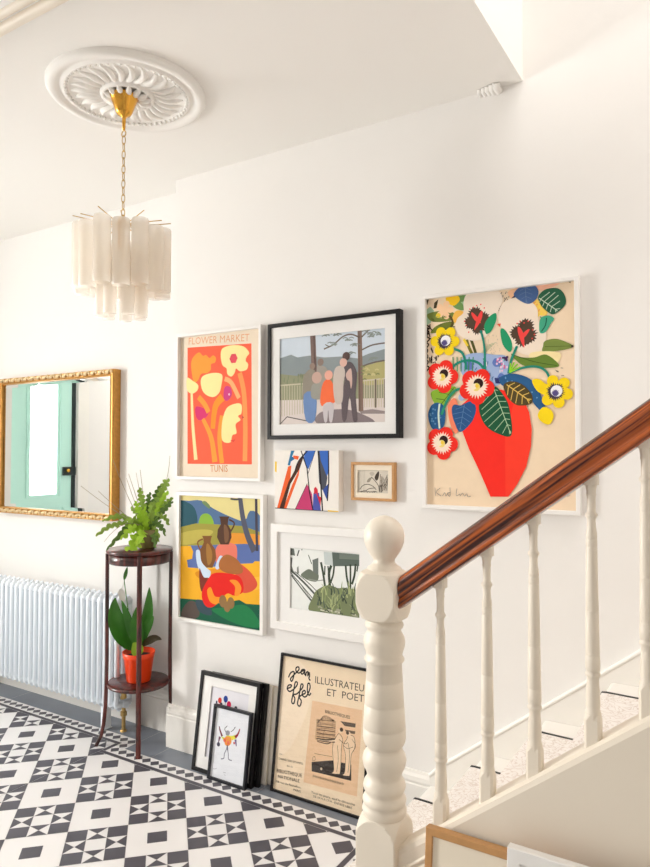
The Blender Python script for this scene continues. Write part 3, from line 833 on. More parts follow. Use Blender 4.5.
# red pot with broad leaves
qx, qy, qz = SX, SY, .2955
rp = thing('broad_leaf_plant', 'broad-leaved house plant in bright red pot on the stand\'s lower shelf', 'potted plant', (qx, qy, qz))
def qmb(): m = MB(); m.M = Matrix.Translation((-qx, -qy, -qz)); return m
mb = qmb(); mb.lathe([(.002, 0), (.056, 0), (.058, .004), (.072, .110), (.0745, .112), (.079, .140), (.076, .141), (.070, .112), (.002, .108)], M_RED, (qx, qy, qz), 40); mb.build('red_pot', rp)
mb = qmb(); mb.lathe([(.0705, .1145), (.03, .122), (.002, .124)], M_SOIL, (qx, qy, qz), 24); mb.build('soil', rp)
QC = Vector((qx, qy, qz+.12))
def leaf(name, base, tip, wid, bend, m, face=.5, curl=.0):
    """broad leaf from base to tip (right px, up px, toward)"""
    mb = qmb()
    def P(a): return QC + RTV*((a[0]-138.5)*MPP) + Vector((0, 0, (658-a[1])*MPP)) + TOW*a[2]
    b, t = P(base), P(tip); mid = (b+t)/2 + RTV*bend[0]*MPP + Vector((0, 0, bend[1]*MPP)) + TOW*bend[2]
    N = 14; rows = []
    for i in range(N+1):
        u = i/N; c = b*(1-u)**2+mid*2*u*(1-u)+t*u*u
        d = ((mid-b)*(1-u)+(t-mid)*u).normalized()
        sd = d.cross((TOW+RTV*face+Vector((0, 0, .25))).normalized()).normalized(); nn = sd.cross(d)
        w = wid*(math.sin(PI*min(1, u**.85*.97+.02))**.8)*MPP
        rows.append([c+sd*w*k+nn*abs(k)*w*.35 for k in (-1, -.5, 0, .5, 1)])
    vs = [tuple(p) for r in rows for p in r]; fs = []
    for i in range(N):
        for j in range(4): fs.append((i*5+j, i*5+j+1, (i+1)*5+j+1, (i+1)*5+j))
    mb.add(vs, fs, m, True)
    mb.tube([tuple(QC+RTV*((base[0]-138.5)*MPP*.3)), tuple(b)], .0022, m, 6)
    return mb.build(name, rp)
leaf('leaf', (134, 652, .01), (116, 598, .05), 9.5, (-16, 2, .05), M_LEAFD, .6)
leaf('leaf', (135, 648, .02), (122, 600, .07), 4.5, (2, 4, .03), M_LEAFD, -.4)
leaf('leaf', (138, 650, .04), (136, 607, .08), 6.5, (-2, 2, .03), M_LEAFD, .1)
leaf('leaf', (140, 648, .02), (148, 590, .04), 5.5, (5, 0, .03), M_LEAFD, -.2)
leaf('leaf', (141, 642, .04), (152, 616, .09), 5.0, (2, 8, .03), M_LEAFD, -.5)
leaf('leaf', (142, 648, .03), (160, 640, .08), 3.8, (0, 10, .03), M_LEAFO, .3)
leaf('leaf', (139, 656, .05), (133, 640, .10), 6.0, (0, 4, .02), M_FERNB, .1)
leaf('leaf', (137, 654, .0), (124, 642, -.02), 3.0, (-3, 6, .0), M_LEAFD, .4)
leaf('leaf', (124, 582, .03), (127, 569, .03), 1.8, (0, 0, .0), M_LEAFD, .1)
leaf('white_spathe', (121, 590, .03), (124, 603, .05), 3.4, (-1, 0, .01), M_PETAL, .2)
mb = qmb(); mb.tube([tuple(QC), tuple(QC+RTV*(-14*MPP)+Vector((0, 0, 38*MPP))+TOW*.02), tuple(QC+RTV*(-17*MPP)+Vector((0, 0, 66*MPP))+TOW*.03), tuple(QC+RTV*(-14.5*MPP)+Vector((0, 0, 76*MPP))+TOW*.03)], .0018, M_PETAL, 6)
mb.build('flower_stem', rp)

# ================================================================== PICTURES ON THE WALL
def hung(name, label, x0, x1, z0, z1, depth, m, **k):
    return make_frame(name, label, 'framed picture', x0, z0, x1-x0, z1-z0, depth, YG-depth-.001, m, group='framed pictures hung on the gallery wall', **k)
WHITE = (240, 234, 228)

# --- flower market print
t, a = hung('framed_print', 'orange and cream flower market poster in a white box frame, hung top left', -2.329, -1.818, 1.281, 1.973, .032, M_FRAMEW, prof=.014, lip=.012, bg=(234, 218, 196))
a.crop = (170, 310, 4.567)
RED = (243, 100, 70); ORG = (253, 156, 62); CRM = (244, 230, 160)
a.poly([(80, 170), (372, 150), (374, 703), (80, 700)], RED)
a.text('FLOWER MARKET', (85, 156), (362, 139), .033, (224, 162, 120), .0)
a.poly([(97, 262), (100, 225), (118, 200), (135, 192), (150, 207), (165, 203), (180, 217), (197, 205), (210, 218), (205, 238), (188, 245), (186, 270), (170, 285), (142, 290), (128, 318), (108, 326)], ORG, True)
a.stroke([(250, 312), (280, 330), (315, 400)], .022, (254, 178, 120))
a.poly([(118, 440), (150, 445), (176, 465), (162, 490), (135, 502), (118, 482)], (214, 54, 112), True)
a.poly([(250, 350), (275, 350), (282, 385), (262, 412), (246, 400)], (208, 66, 130), True)
a.disc((270, 383), .005, (240, 210, 220))
a.stroke([(130, 395), (158, 428), (176, 465)], .026, ORG)
a.stroke([(318, 285), (338, 380), (344, 540), (342, 688)], .026, (250, 154, 88))
a.stroke([(240, 395), (207, 440), (195, 540)], (.040, .026), (255, 148, 48))
a.stroke([(150, 495), (188, 580), (205, 692)], (.020, .032), ORG)
a.stroke([(238, 480), (226, 580), (237, 697)], .026, ORG)
a.poly([(300, 425), (326, 430), (326, 470), (311, 482), (322, 500), (300, 520), (304, 560), (285, 570), (276, 602), (245, 600), (235, 570), (240, 500), (260, 445)], CRM, True)
a.poly([(235, 180), (255, 165), (290, 158), (330, 162), (350, 175), (362, 195), (350, 212), (346, 230), (357, 245), (350, 270), (320, 278), (302, 265), (295, 285), (280, 302), (262, 290), (258, 265), (240, 250), (232, 215)], CRM, True)
a.disc((290, 219), .024, (222, 78, 92), 6)
a.poly([(150, 300), (180, 288), (215, 285), (239, 296), (235, 340), (225, 375), (200, 395), (170, 388), (148, 365), (140, 325)], CRM, True)
a.poly([(78, 308), (105, 322), (128, 340), (125, 365), (100, 380), (78, 362)], CRM, True)
a.stroke([(99, 378), (104, 520), (118, 682)], (.014, .022), (243, 222, 160))
a.poly([(330, 480), (338, 488), (330, 495)], (190, 60, 70)); a.poly([(275, 592), (300, 588), (290, 602)], (222, 70, 60))
a.text('TUNIS', (184, 737), (264, 737), .032, (214, 146, 92), .004)
a.build('poster')

# --- family photograph
t, a = hung('framed_photograph', 'large family photograph under pines in black frame with white mount', -1.780, -1.143, 1.465, 1.968, .034, M_BLACK, prof=.017, lip=.008, board=(.042, .050, .046, .050), bcol=M_MATB, bg=(208, 219, 230), glass=True)
a.crop = (280, 320, 5.417)
a.poly([(0, 205), (60, 185), (95, 200), (160, 190), (240, 200), (330, 195), (420, 205), (480, 180), (580, 150), (580, 440), (0, 440)], (142, 152, 154))
a.poly([(0, 290), (90, 300), (150, 285), (250, 300), (420, 280), (580, 240), (580, 440), (0, 440)], (150, 152, 122))
a.poly([(445, 262), (500, 235), (580, 225), (580, 330), (500, 350), (450, 340)], (184, 176, 118), True)
a.poly([(0, 432), (580, 420), (580, 570), (0, 570)], (222, 210, 204))
a.poly([(215, 500), (330, 480), (430, 500), (505, 556), (215, 562)], (138, 124, 126), True)
a.poly([(430, 490), (500, 480), (580, 492), (580, 505), (440, 505)], (150, 136, 134))
for i in range(9): a.stroke([(10+14*i, 352), (10+14*i, 520-2*i)], .004, (196, 186, 160), False)
a.stroke([(0, 352), (125, 343)], .006, (205, 196, 170), False)
for i in range(10): a.stroke([(458+13*i, 325-i), (458+13*i, 470)], .004, (206, 194, 170), False)
a.stroke([(450, 326), (580, 314)], .006, (210, 200, 178), False)
a.stroke([(0, 562), (40, 520)], .004, (80, 70, 70), False); a.stroke([(40, 522), (150, 545)], .004, (80, 70, 70), False)
a.poly([(163, 80), (192, 80), (200, 275), (180, 290), (170, 240)], (122, 100, 94))
a.poly([(420, 50), (443, 48), (452, 490), (426, 492)], (138, 112, 98))
for p, w_ in (([(432, 92), (385, 75), (340, 88), (290, 130), (238, 155)], .006), ([(442, 160), (500, 133), (580, 120)], .006), ([(446, 248), (505, 228), (580, 214)], .006), ([(442, 90), (480, 52)], .006), ([(300, 120), (270, 140), (245, 130)], .004)):
    a.stroke(p, w_, (112, 100, 92))
rnd = random.Random(3)
for c in ((262, 78), (300, 75), (280, 128), (370, 100), (400, 130), (480, 80), (520, 70), (500, 210), (470, 60), (380, 178)):
    for q in range(5):
        x, y = c[0]+rnd.uniform(-22, 22), c[1]+rnd.uniform(-8, 8)
        a.stroke([(x-14, y+3), (x, y-3), (x+14, y+2)], .004, (136, 146, 140))
for i in range(14):
    x = 446+rnd.uniform(0, 130); y = rnd.uniform(246, 320); a.stroke([(x-10, y+3), (x, y-3), (x+10, y+2)], .005, rnd.choice(((160, 158, 96), (206, 196, 140), (132, 138, 92))))
for x in (518, 568): a.stroke([(x, 318), (x, 472)], .007, (120, 108, 92), False)
for i in range(10):
    x = 10+rnd.uniform(0, 130); y = rnd.uniform(290, 340); a.stroke([(x, y+14), (x+2, y-8)], .005, (130, 140, 108), False)
a.stroke([(428, 60), (430, 270), (434, 485)], .003, (104, 84, 74)); a.stroke([(184, 84), (190, 262)], .004, (92, 72, 70))
FIG = [((150, 142, 128), [(165, 264), (188, 270), (196, 300), (200, 400), (200, 430), (128, 430), (122, 400), (128, 310), (145, 278)], (176, 248), 12, (150, 128, 116)),
       ((112, 142, 190), [(130, 400), (195, 400), (190, 540), (140, 540)], None, 0, None),
       ((164, 156, 146), [(200, 252), (225, 245), (255, 262), (258, 330), (240, 400), (205, 400)], (220, 226), 13, (142, 124, 114)),
       ((158, 156, 146), [(172, 355), (200, 338), (226, 350), (228, 420), (172, 420)], (200, 310), 21, (206, 172, 158)),
       ((246, 112, 62), [(236, 335), (262, 318), (288, 345), (300, 440), (225, 462), (222, 390)], (264, 296), 17, (238, 176, 156)),
       ((206, 198, 200), [(236, 456), (290, 450), (284, 545), (268, 545), (262, 480), (256, 545), (240, 545)], None, 0, None),
       ((202, 188, 178), [(298, 262), (330, 245), (362, 262), (366, 300), (345, 330), (338, 440), (300, 445), (288, 340)], (344, 226), 15, (226, 182, 166)),
       ((98, 86, 90), [(345, 262), (362, 228), (385, 226), (406, 252), (418, 300), (410, 400), (420, 540), (396, 540), (378, 410), (360, 535), (338, 535), (334, 400), (350, 330)], (359, 194), 15, (92, 70, 66))]
for c, P, h, r, hc in FIG:
    a.poly(P, c, True, 3)
    if h: a.disc(h, r*.00118, hc)
a.poly([(300, 262), (330, 245), (350, 262), (352, 300), (345, 330), (338, 440), (300, 445), (288, 340)], (206, 192, 182), True, 3)
a.disc((344, 228), .0175, (228, 184, 168)); a.poly([(358, 290), (385, 260), (392, 330), (385, 370), (378, 330), (365, 320)], (214, 180, 168), True)
a.build('photograph')

# --- block canvas of coloured shards
cv = thing('abstract_canvas', 'small unframed canvas with blue, orange and magenta shards and black lines', 'canvas painting', (-1.575, YG-.038, 1.167))
def canvas_art(t, x0, x1, z0, z1, yf, bg):
    a = Art.__new__(Art); a.mb = MB(); a.k = 0; a.root = t; a.y = -.0002
    cx = (x0+x1)/2; a.rect = (x0-cx, x1-cx, 0, z1-z0)
    a.W = Matrix.Translation((cx, yf, z0)); a.Wi = a.W.inverted()
    a.p0 = np.array((cx, yf, z0)); a.n = np.array((0., 1., 0.)); a.crop = (0, 0, 1)
    r = a.rect
    a.mb.add([(r[0], a.y, r[2]), (r[1], a.y, r[2]), (r[1], a.y, r[3]), (r[0], a.y, r[3])], [(0, 1, 2, 3)], paint(bg))
    return a
mb = MB(); mb.box(-.160, .160, .0, .038, .0, .250, paint((242, 236, 228))); mb.build('stretched_canvas', cv)
a = canvas_art(cv, -1.7345, -1.4155, 1.1675, 1.4165, YG-.038, (240, 234, 226)); a.crop = (260, 440, 4.333)
BL = (62, 106, 190); BK = (38, 32, 36); OR = (234, 98, 46)
a.poly([(122, 112), (136, 108), (132, 165), (100, 292), (74, 292)], OR)
a.poly([(135, 43), (150, 43), (140, 68), (130, 108), (120, 106)], (44, 120, 165)); a.poly([(145, 64), (169, 68), (165, 83), (142, 78)], OR)
a.poly([(128, 78), (142, 70), (150, 80), (132, 92)], (44, 110, 160))
a.poly([(172, 118), (168, 150), (114, 296), (100, 296), (140, 190)], OR)
a.poly([(176, 76), (192, 62), (172, 122), (132, 188), (104, 294), (84, 294), (124, 178), (150, 130)], (74, 44, 32))
a.poly([(197, 42), (242, 42), (210, 124), (203, 116), (190, 72)], BL)
a.poly([(204, 188), (226, 232), (230, 302), (152, 299)], (198, 62, 112))
a.poly([(232, 226), (256, 226), (264, 304), (228, 303)], (78, 86, 168))
a.poly([(234, 206), (242, 200), (250, 212), (252, 240), (266, 246), (262, 284), (244, 228), (234, 232)], (208, 44, 62))
a.poly([(250, 43), (262, 43), (280, 110), (292, 160), (284, 216), (270, 214), (256, 180)], (78, 80, 90))
a.poly([(258, 43), (298, 43), (298, 135), (290, 155), (264, 88)], BL)
a.poly([(272, 214), (298, 184), (292, 262)], (60, 82, 156))
a.stroke([(178, 43), (204, 120), (214, 220), (230, 303)], .0055, BK, False)
a.stroke([(206, 43), (166, 92), (150, 140)], .006, BK); a.stroke([(205, 186), (152, 299)], .003, BK, False)
a.stroke([(240, 43), (206, 150)], .003, BK, False); a.stroke([(252, 43), (262, 160), (271, 304)], .0065, BK, False)
a.stroke([(297, 43), (298, 180), (292, 262)], .0055, BK, False)
a.stroke([(66, 292), (300, 307)], .0035, BK, False)
a.poly([(294, 301), (346, 306), (346, 314), (294, 310)], (236, 196, 40)); a.poly([(62, 88), (73, 92), (72, 138), (62, 132)], (240, 200, 60))
a.build('painting')

# --- small sepia print
t, a = hung('framed_print', 'tiny landscape-format sepia leaf print in a thin oak frame', -1.366, -1.172, 1.217, 1.370, .024, M_OAK, prof=.011, lip=.006, board=(.015, .018, .019, .020), bcol=M_CREAM, bg=(218, 209, 194))
a.crop = (345, 455, 10.83)
SE = (72, 62, 54); SG = (150, 140, 126)
for x in (150, 172, 195, 212): a.stroke([(x, 158), (x+4, 400)], .0022, (196, 186, 170), False)
a.poly([(236, 285), (255, 250), (290, 236), (280, 262), (262, 288)], SG, True); a.poly([(265, 190), (300, 178), (320, 200), (290, 222)], (190, 180, 166), True)
a.poly([(322, 232), (340, 196), (364, 172), (370, 200), (360, 252), (342, 272), (326, 256)], SE, True)
for p in ([(158, 368), (195, 325), (245, 312), (300, 332), (338, 372)], [(286, 232), (330, 280), (362, 330), (372, 395)], [(210, 395), (260, 360), (330, 352)], [(160, 396), (210, 380), (240, 392)]): a.stroke(p, .0026, SE)
rnd = random.Random(5)
for i in range(26):
    x = rnd.uniform(360, 460); y = rnd.uniform(330, 402); a.stroke([(x, y), (x+rnd.uniform(-4, 10), y-rnd.uniform(20, 60)), (x+rnd.uniform(-6, 26), y-rnd.uniform(70, 150))], .0018, rnd.choice((SE, SG, (112, 100, 88))))
for i in range(8):
    x = rnd.uniform(150, 320); a.stroke([(x, 400), (x+14, 388), (x+30, 396)], .002, SE)
a.build('print')

# --- colourful landscape with seated shapes (generic stand-in)
t, a = hung('framed_painting', 'bright painting of clay jugs and red cloth on yellow ground, white frame, lower left', -2.320, -1.803, .611, 1.222, .030, M_FRAMEW, prof=.018, lip=.006, bg=(226, 212, 146))
a.crop = (170, 490, 5.78)
a.poly([(40, 72), (110, 60), (180, 58), (250, 104), (350, 152), (430, 176), (462, 118), (520, 145), (520, 260), (40, 240)], (84, 112, 150), True, 3)
a.poly([(40, 66), (112, 74), (150, 120), (150, 200), (40, 215)], (44, 86, 98), True, 3); a.poly([(185, 70), (205, 62), (232, 90), (225, 105)], (112, 138, 92), True)
a.poly([(170, 205), (176, 150), (208, 132), (240, 152), (250, 205)], (136, 178, 62), True)
a.poly([(40, 216), (150, 190), (280, 196), (420, 205), (520, 240), (520, 330), (40, 325)], (158, 150, 66))
a.poly([(60, 250), (180, 225), (250, 240), (160, 300), (60, 310)], (186, 172, 82), True)
a.poly([(340, 252), (430, 248), (530, 262), (530, 318), (350, 318)], (226, 150, 52), True, 3)
a.poly([(95, 330), (180, 318), (530, 316), (530, 420), (330, 432), (100, 448)], (92, 112, 168), True, 3)
a.poly([(40, 322), (120, 320), (134, 352), (128, 395), (98, 402), (104, 444), (200, 452), (400, 424), (480, 420), (490, 408), (540, 410), (540, 670), (40, 640)], (240, 176, 42))
a.poly([(150, 470), (320, 450), (330, 480), (200, 520)], (222, 142, 30), True); a.poly([(430, 520), (530, 500), (530, 560), (450, 580)], (246, 190, 60), True)
a.poly([(40, 622), (200, 634), (300, 655), (400, 632), (440, 655), (540, 662), (540, 830), (40, 780)], (26, 90, 66))
a.poly([(240, 690), (330, 676), (420, 660), (480, 700), (520, 790), (380, 770)], (34, 122, 72), True); a.poly([(70, 690), (110, 640), (150, 650), (170, 720), (120, 752), (70, 742)], (90, 78, 72), True)
a.poly([(150, 632), (220, 650), (240, 720), (170, 700)], (58, 76, 86), True)
a.stroke([(405, 35), (420, 150), (448, 260), (488, 352)], (.024, .034), (86, 88, 104)); a.stroke([(498, 35), (500, 200), (504, 350)], .014, (70, 66, 78)); a.stroke([(350, 48), (385, 52), (415, 45)], .008, (80, 76, 80))
# still life of clay jugs and heaped cloth
a.poly([(268, 330), (310, 300), (372, 310), (388, 345), (376, 420), (300, 450), (262, 400)], (224, 120, 100), True)
a.poly([(384, 420), (430, 440), (480, 490), (505, 545), (470, 584), (410, 586), (380, 500)], (216, 84, 62), True)
a.poly([(284, 150), (344, 150), (338, 164), (334, 196), (352, 226), (356, 270), (340, 312), (292, 312), (272, 270), (276, 226), (294, 196), (290, 164)], (84, 56, 42))
a.poly([(312, 200), (326, 204), (340, 240), (336, 290), (318, 300), (312, 250)], (122, 86, 60), True); a.stroke([(342, 168), (372, 190), (352, 236)], .008, (84, 56, 42))
a.poly([(186, 262), (244, 262), (238, 276), (234, 300), (262, 340), (268, 392), (246, 446), (196, 446), (170, 392), (176, 340), (196, 300), (192, 276)], (128, 84, 44))
a.poly([(212, 310), (228, 316), (244, 360), (240, 410), (220, 430), (210, 370)], (164, 116, 56), True); a.stroke([(190, 280), (160, 300), (176, 346)], .008, (128, 84, 44))
a.poly([(150, 352), (172, 348), (182, 410), (214, 450), (236, 470), (222, 514), (190, 500), (158, 430)], (206, 222, 240), True); a.poly([(262, 440), (286, 380), (306, 386), (296, 430), (276, 456)], (206, 220, 240), True)
a.poly([(290, 400), (330, 370), (390, 400), (420, 450), (410, 480), (340, 480), (286, 450)], (170, 104, 54), True)
a.poly([(170, 450), (195, 500), (232, 512), (250, 600), (180, 580)], (124, 52, 40), True)
a.poly([(228, 500), (262, 476), (330, 478), (400, 496), (424, 545), (418, 590), (372, 608), (330, 596), (290, 640), (240, 676), (200, 660), (184, 590)], (226, 36, 28), True)
a.poly([(345, 520), (385, 520), (412, 560), (400, 604), (374, 606), (376, 556)], (246, 146, 44), True); a.poly([(215, 580), (236, 560), (258, 610), (290, 620), (270, 658), (230, 640)], (248, 150, 36), True)
for c, r in (((306, 640), .028), ((352, 650), .026), ((330, 672), .024)): a.disc(c, r, (146, 112, 70), 16, .8)
a.build('painting')

# --- cactus photograph
t, a = hung('framed_photograph', 'muted green cactus garden photograph in wide white frame, partly behind the newel post', -1.766, -1.240, .650, 1.100, .026, M_FRAMEW, prof=.034, lip=.010, board=(.062, .057, .061, .063), bcol=M_MATB, bg=(236, 238, 234))
a.crop = (260, 510, 5.417)
GR = (84, 96, 82); OL = (138, 152, 102); DG = (62, 74, 60)
a.poly([(345, 224), (396, 228), (396, 300), (350, 292)], (198, 206, 204)); a.poly([(390, 226), (550, 240), (545, 300), (396, 302)], (92, 104, 96)); a.poly([(430, 232), (545, 242), (545, 268), (430, 262)], (118, 128, 118))
a.poly([(284, 268), (316, 256), (316, 345), (288, 345)], (112, 120, 114)); a.stroke([(262, 240), (280, 290)], .004, GR, False)
a.poly([(160, 204), (184, 206), (190, 245), (162, 240)], (104, 110, 104)); a.poly([(162, 252), (176, 256), (172, 300), (190, 350), (162, 330)], (120, 124, 118)); a.stroke([(212, 214), (202, 246)], .006, (90, 92, 88)); a.stroke([(228, 208), (226, 216)], .004, (80, 84, 80))
a.poly([(222, 352), (240, 330), (268, 318), (300, 340), (318, 350), (308, 384), (262, 378)], (112, 120, 106), True)
a.poly([(200, 345), (212, 340), (208, 300), (200, 310)], (130, 134, 126))
for p, w_ in (([(163, 318), (240, 392), (305, 462)], .0085), ([(163, 334), (230, 410), (296, 490)], .004), ([(170, 350), (232, 432), (290, 505)], .006), ([(188, 330), (262, 392), (310, 440)], .0035), ([(205, 378), (290, 500)], .0025), ([(240, 440), (262, 470)], .003)): a.stroke(p, w_, (82, 88, 82))
a.stroke([(262, 372), (310, 380), (350, 375)], .004, (150, 154, 146))
for p, w_ in (([(330, 280), (342, 340), (352, 410)], .010), ([(352, 300), (350, 350)], .006), ([(386, 298), (374, 340), (380, 420)], .012), ([(402, 300), (396, 350), (378, 400)], .008), ([(368, 300), (372, 340)], .006),
              ([(464, 296), (470, 360), (484, 430)], .009), ([(490, 292), (490, 360), (490, 440)], .008), ([(518, 290), (512, 350), (498, 400)], .009), ([(530, 300), (525, 330)], .006)): a.stroke(p, w_, DG)
a.poly([(286, 470), (310, 430), (370, 404), (420, 420), (470, 420), (540, 450), (540, 600), (430, 570), (270, 545)], (122, 132, 96), True)
rnd = random.Random(11)
for i in range(60):
    x = rnd.uniform(310, 520); y = rnd.uniform(440, 560); dx = rnd.uniform(-30, 30); hgt = rnd.uniform(25, 80)
    a.stroke([(x, y), (x+dx*.3, y-hgt*.6), (x+dx, y-hgt)], (.007, .001), rnd.choice((GR, OL, DG, (176, 184, 130), (160, 170, 124))))
for i in range(24):
    x = rnd.uniform(285, 530); y = rnd.uniform(520, 570); a.stroke([(x, y), (x+10, y+rnd.uniform(-6, 6)), (x+24, y+6)], .006, rnd.choice(((206, 206, 184), (90, 98, 78), (160, 162, 138))))
a.build('photograph')

# --- big flower vase print
t, a = hung('framed_print', 'largest poster, red vase of bright flowers on cream, thin white frame above handrail', -1.052, -.479, 1.198, 2.008, .030, M_FRAMEW, prof=.015, lip=.010, bg=(240, 216, 186))
a.crop = (410, 270, 3.467)
U = .00106
def inside(q, P):
    r = False
    for i in range(len(P)):
        (x1, y1), (x2, y2) = P[i-1], P[i]
        if (y1 > q.y) != (y2 > q.y) and q.x < (x2-x1)*(q.y-y1)/(y2-y1)+x1: r = not r
    return r
def leafstripe(P, base, tip, col, vein, n=6, w=.0022, spread=.8, vw=None):
    a.poly(P, col, True)
    b, tp = Vector((*base, 0)), Vector((*tip, 0)); d = tp-b; nrm = Vector((-d.y, d.x, 0))
    a.stroke([base, tip], w, vein, False)
    for i in range(n):
        t_ = (i+.4)/n; c = b+d*t_; e = spread*(math.sin(PI*min(1, t_*.8+.22)))*.42
        for sg in (1, -1):
            q = c+d*.16+nrm*sg*e
            for _ in range(12):
                if inside(q, P): break
                q = c+(q-c)*.86
            a.stroke([(c.x, c.y), (q.x, q.y)], vw or w*.8, vein, False)
# background foliage
a.poly([(46, 175), (52, 140), (70, 125), (84, 140), (72, 180), (50, 200)], (158, 188, 158)); a.poly([(60, 152), (110, 140), (160, 150), (150, 172), (80, 178)], (118, 132, 62), True)
a.poly([(150, 92), (185, 78), (206, 84), (214, 108), (186, 138), (150, 125)], (112, 152, 88), True); a.poly([(176, 110), (204, 100), (196, 132)], (160, 192, 150))
a.poly([(52, 100), (66, 98), (60, 120)], (70, 60, 40)); a.poly([(84, 112), (98, 100), (92, 130), (82, 132)], (70, 60, 40))
a.poly([(124, 95), (138, 84), (166, 88), (172, 104), (152, 122), (130, 112)], (246, 198, 36), True)
a.petals((120, 138), 34*U, 5, (250, 208, 166), .45)
a.poly([(148, 160), (160, 140), (184, 142), (182, 166), (156, 182), (146, 178)], (246, 190, 84), True); a.disc((98, 156), 9*U, (236, 206, 60))
a.poly([(72, 218), (86, 196), (120, 180), (152, 178), (146, 196), (112, 210)], (112, 124, 50), True); a.stroke([(136, 155), (148, 178), (140, 200)], .008, (92, 72, 40))
for i in range(8): a.stroke([(48+rnd.uniform(0, 6), 188+20*i), (60+rnd.uniform(0, 12), 196+20*i), (56, 210+20*i)], .006, (56, 44, 34))
for i in range(5): a.stroke([(66+5*i, 300), (70+6*i, 322)], .004, (60, 50, 40), False)
a.stroke([(196, 240), (206, 270), (222, 302)], .011, (120, 116, 44)); a.stroke([(212, 240), (222, 268), (232, 300)], .010, (84, 84, 40)); a.stroke([(186, 238), (200, 262)], .009, (238, 206, 60))
for i in range(40):
    x, y = rnd.uniform(296, 352), rnd.uniform(72, 150); a.stroke([(x, y), (x+rnd.uniform(-7, 7), y+rnd.uniform(4, 10))], .0022, (70, 62, 60), False)
a.poly([(340, 74), (372, 60), (400, 60), (380, 110), (350, 96)], (248, 196, 156), True); a.poly([(430, 52), (470, 42), (520, 40), (500, 56), (450, 70)], (248, 188, 160), True)
a.poly([(404, 108), (440, 100), (476, 130), (470, 156), (430, 150), (400, 130)], (246, 206, 96), True); a.stroke([(364, 84), (392, 102), (420, 132)], .009, (120, 120, 60))
a.stroke([(350, 104), (368, 86), (388, 80)], .008, (60, 56, 84)); a.poly([(545, 36), (560, 32), (556, 44)], (90, 90, 60))
for i in range(16):
    x, y = rnd.uniform(420, 480), rnd.uniform(108, 160); a.stroke([(x, y), (x+rnd.uniform(-8, 8), y+rnd.uniform(4, 12))], .004, rnd.choice(((120, 140, 60), (236, 150, 90), (250, 220, 70))), False)
for i in range(26):
    x, y = rnd.uniform(54, 98), rnd.uniform(185, 330); a.stroke([(x, y), (x+rnd.uniform(-4, 8), y+rnd.uniform(8, 18))], .0045, rnd.choice(((58, 46, 36), (58, 46, 36), (244, 228, 206))), False)
for i in range(12):
    x, y = rnd.uniform(60, 150), rnd.uniform(150, 206); a.stroke([(x, y), (x+rnd.uniform(8, 16), y+rnd.uniform(-6, 3))], .003, rnd.choice(((80, 92, 40), (170, 180, 100))), False)
for i in range(40):
    x, y = rnd.uniform(268, 312), rnd.uniform(215, 320); a.stroke([(x, y), (x+rnd.uniform(-3, 3), y+rnd.uniform(3, 8))], .0014, (196, 180, 160), False)
for i in range(7): a.stroke([(238+5*i, 236-6*i+60), (262+6*i, 226-6*i+60)], .0014, (140, 170, 130))
# two large pale blooms
P1 = [(186, 110), (200, 80), (245, 72), (300, 66), (322, 100), (306, 140), (300, 180), (268, 226), (226, 244), (184, 232), (158, 206), (164, 168), (186, 146)]
P2 = [(318, 120), (350, 98), (400, 94), (440, 130), (446, 176), (472, 210), (466, 262), (436, 292), (392, 290), (354, 262), (330, 220), (306, 168)]
a.poly(P1, (242, 226, 208), True); a.poly(P2, (242, 225, 206), True)
for c, sd in (((226, 152), 1), ((236, 196), 2), ((252, 168), 3), ((214, 178), 4)): a.spiky(c, 21*U, 28*U, (84, 66, 52), 18, sd)
for c, sd in (((400, 196), 5), ((392, 236), 6), ((376, 216), 7), ((412, 224), 8)): a.spiky(c, 22*U, 30*U, (84, 66, 52), 18, sd)
CO = (240, 72, 68)
a.stroke([(214, 146), (230, 168), (246, 182)], .015, CO, True, 5, True); a.stroke([(250, 140), (240, 170), (224, 206)], .017, CO, True, 5, True)
a.stroke([(376, 196), (386, 224), (396, 268)], .017, CO, True, 5, True); a.stroke([(414, 204), (396, 224), (384, 240)], .014, CO, True, 5, True)
for x, y in ((220, 128), (232, 122), (246, 118), (258, 130), (208, 134), (190, 176), (196, 190), (204, 214), (372, 184), (382, 176), (396, 182), (410, 176), (426, 206), (432, 222), (424, 236)): a.disc((x, y), 2.6*U, CO, 8)
a.poly([(262, 216), (258, 190), (276, 160), (298, 148), (300, 172), (284, 208), (270, 220)], (38, 152, 104), True)
a.poly([(314, 206), (330, 206), (352, 244), (354, 272), (344, 282), (322, 256)], (38, 152, 104), True)
a.poly([(302, 186), (316, 184), (312, 196)], (236, 90, 60))
# right hand leaves
leafstripe([(446, 88), (470, 66), (512, 62), (536, 84), (540, 116), (516, 142), (492, 152), (462, 130), (448, 108)], (448, 96), (512, 140), (42, 96, 70), (196, 214, 190), 5, .003, 1.5)
leafstripe([(360, 84), (378, 60), (398, 52), (432, 52), (446, 74), (436, 102), (412, 116), (384, 106)], (400, 54), (404, 114), (70, 98, 146), (110, 134, 172), 4, .0015, .9)
a.poly([(452, 168), (478, 156), (500, 166), (488, 186), (470, 214), (450, 214)], (70, 168, 134), True); a.stroke([(474, 164), (470, 190), (456, 212)], .004, (30, 90, 70))
a.poly([(470, 244), (512, 238), (566, 262), (530, 276), (464, 282), (462, 262)], (122, 140, 68), True); a.stroke([(468, 264), (560, 262)], .002, (80, 96, 40)); a.disc((563, 263), 4*U, (50, 40, 40), 8)
for i in range(10):
    x, y = rnd.uniform(470, 525), rnd.uniform(290, 370); a.stroke([(x, y), (x+rnd.uniform(4, 14), y+rnd.uniform(-6, 10))], .0016, (60, 60, 50), False)
a.poly([(420, 285), (520, 285), (500, 330), (430, 325)], (246, 226, 170), True)
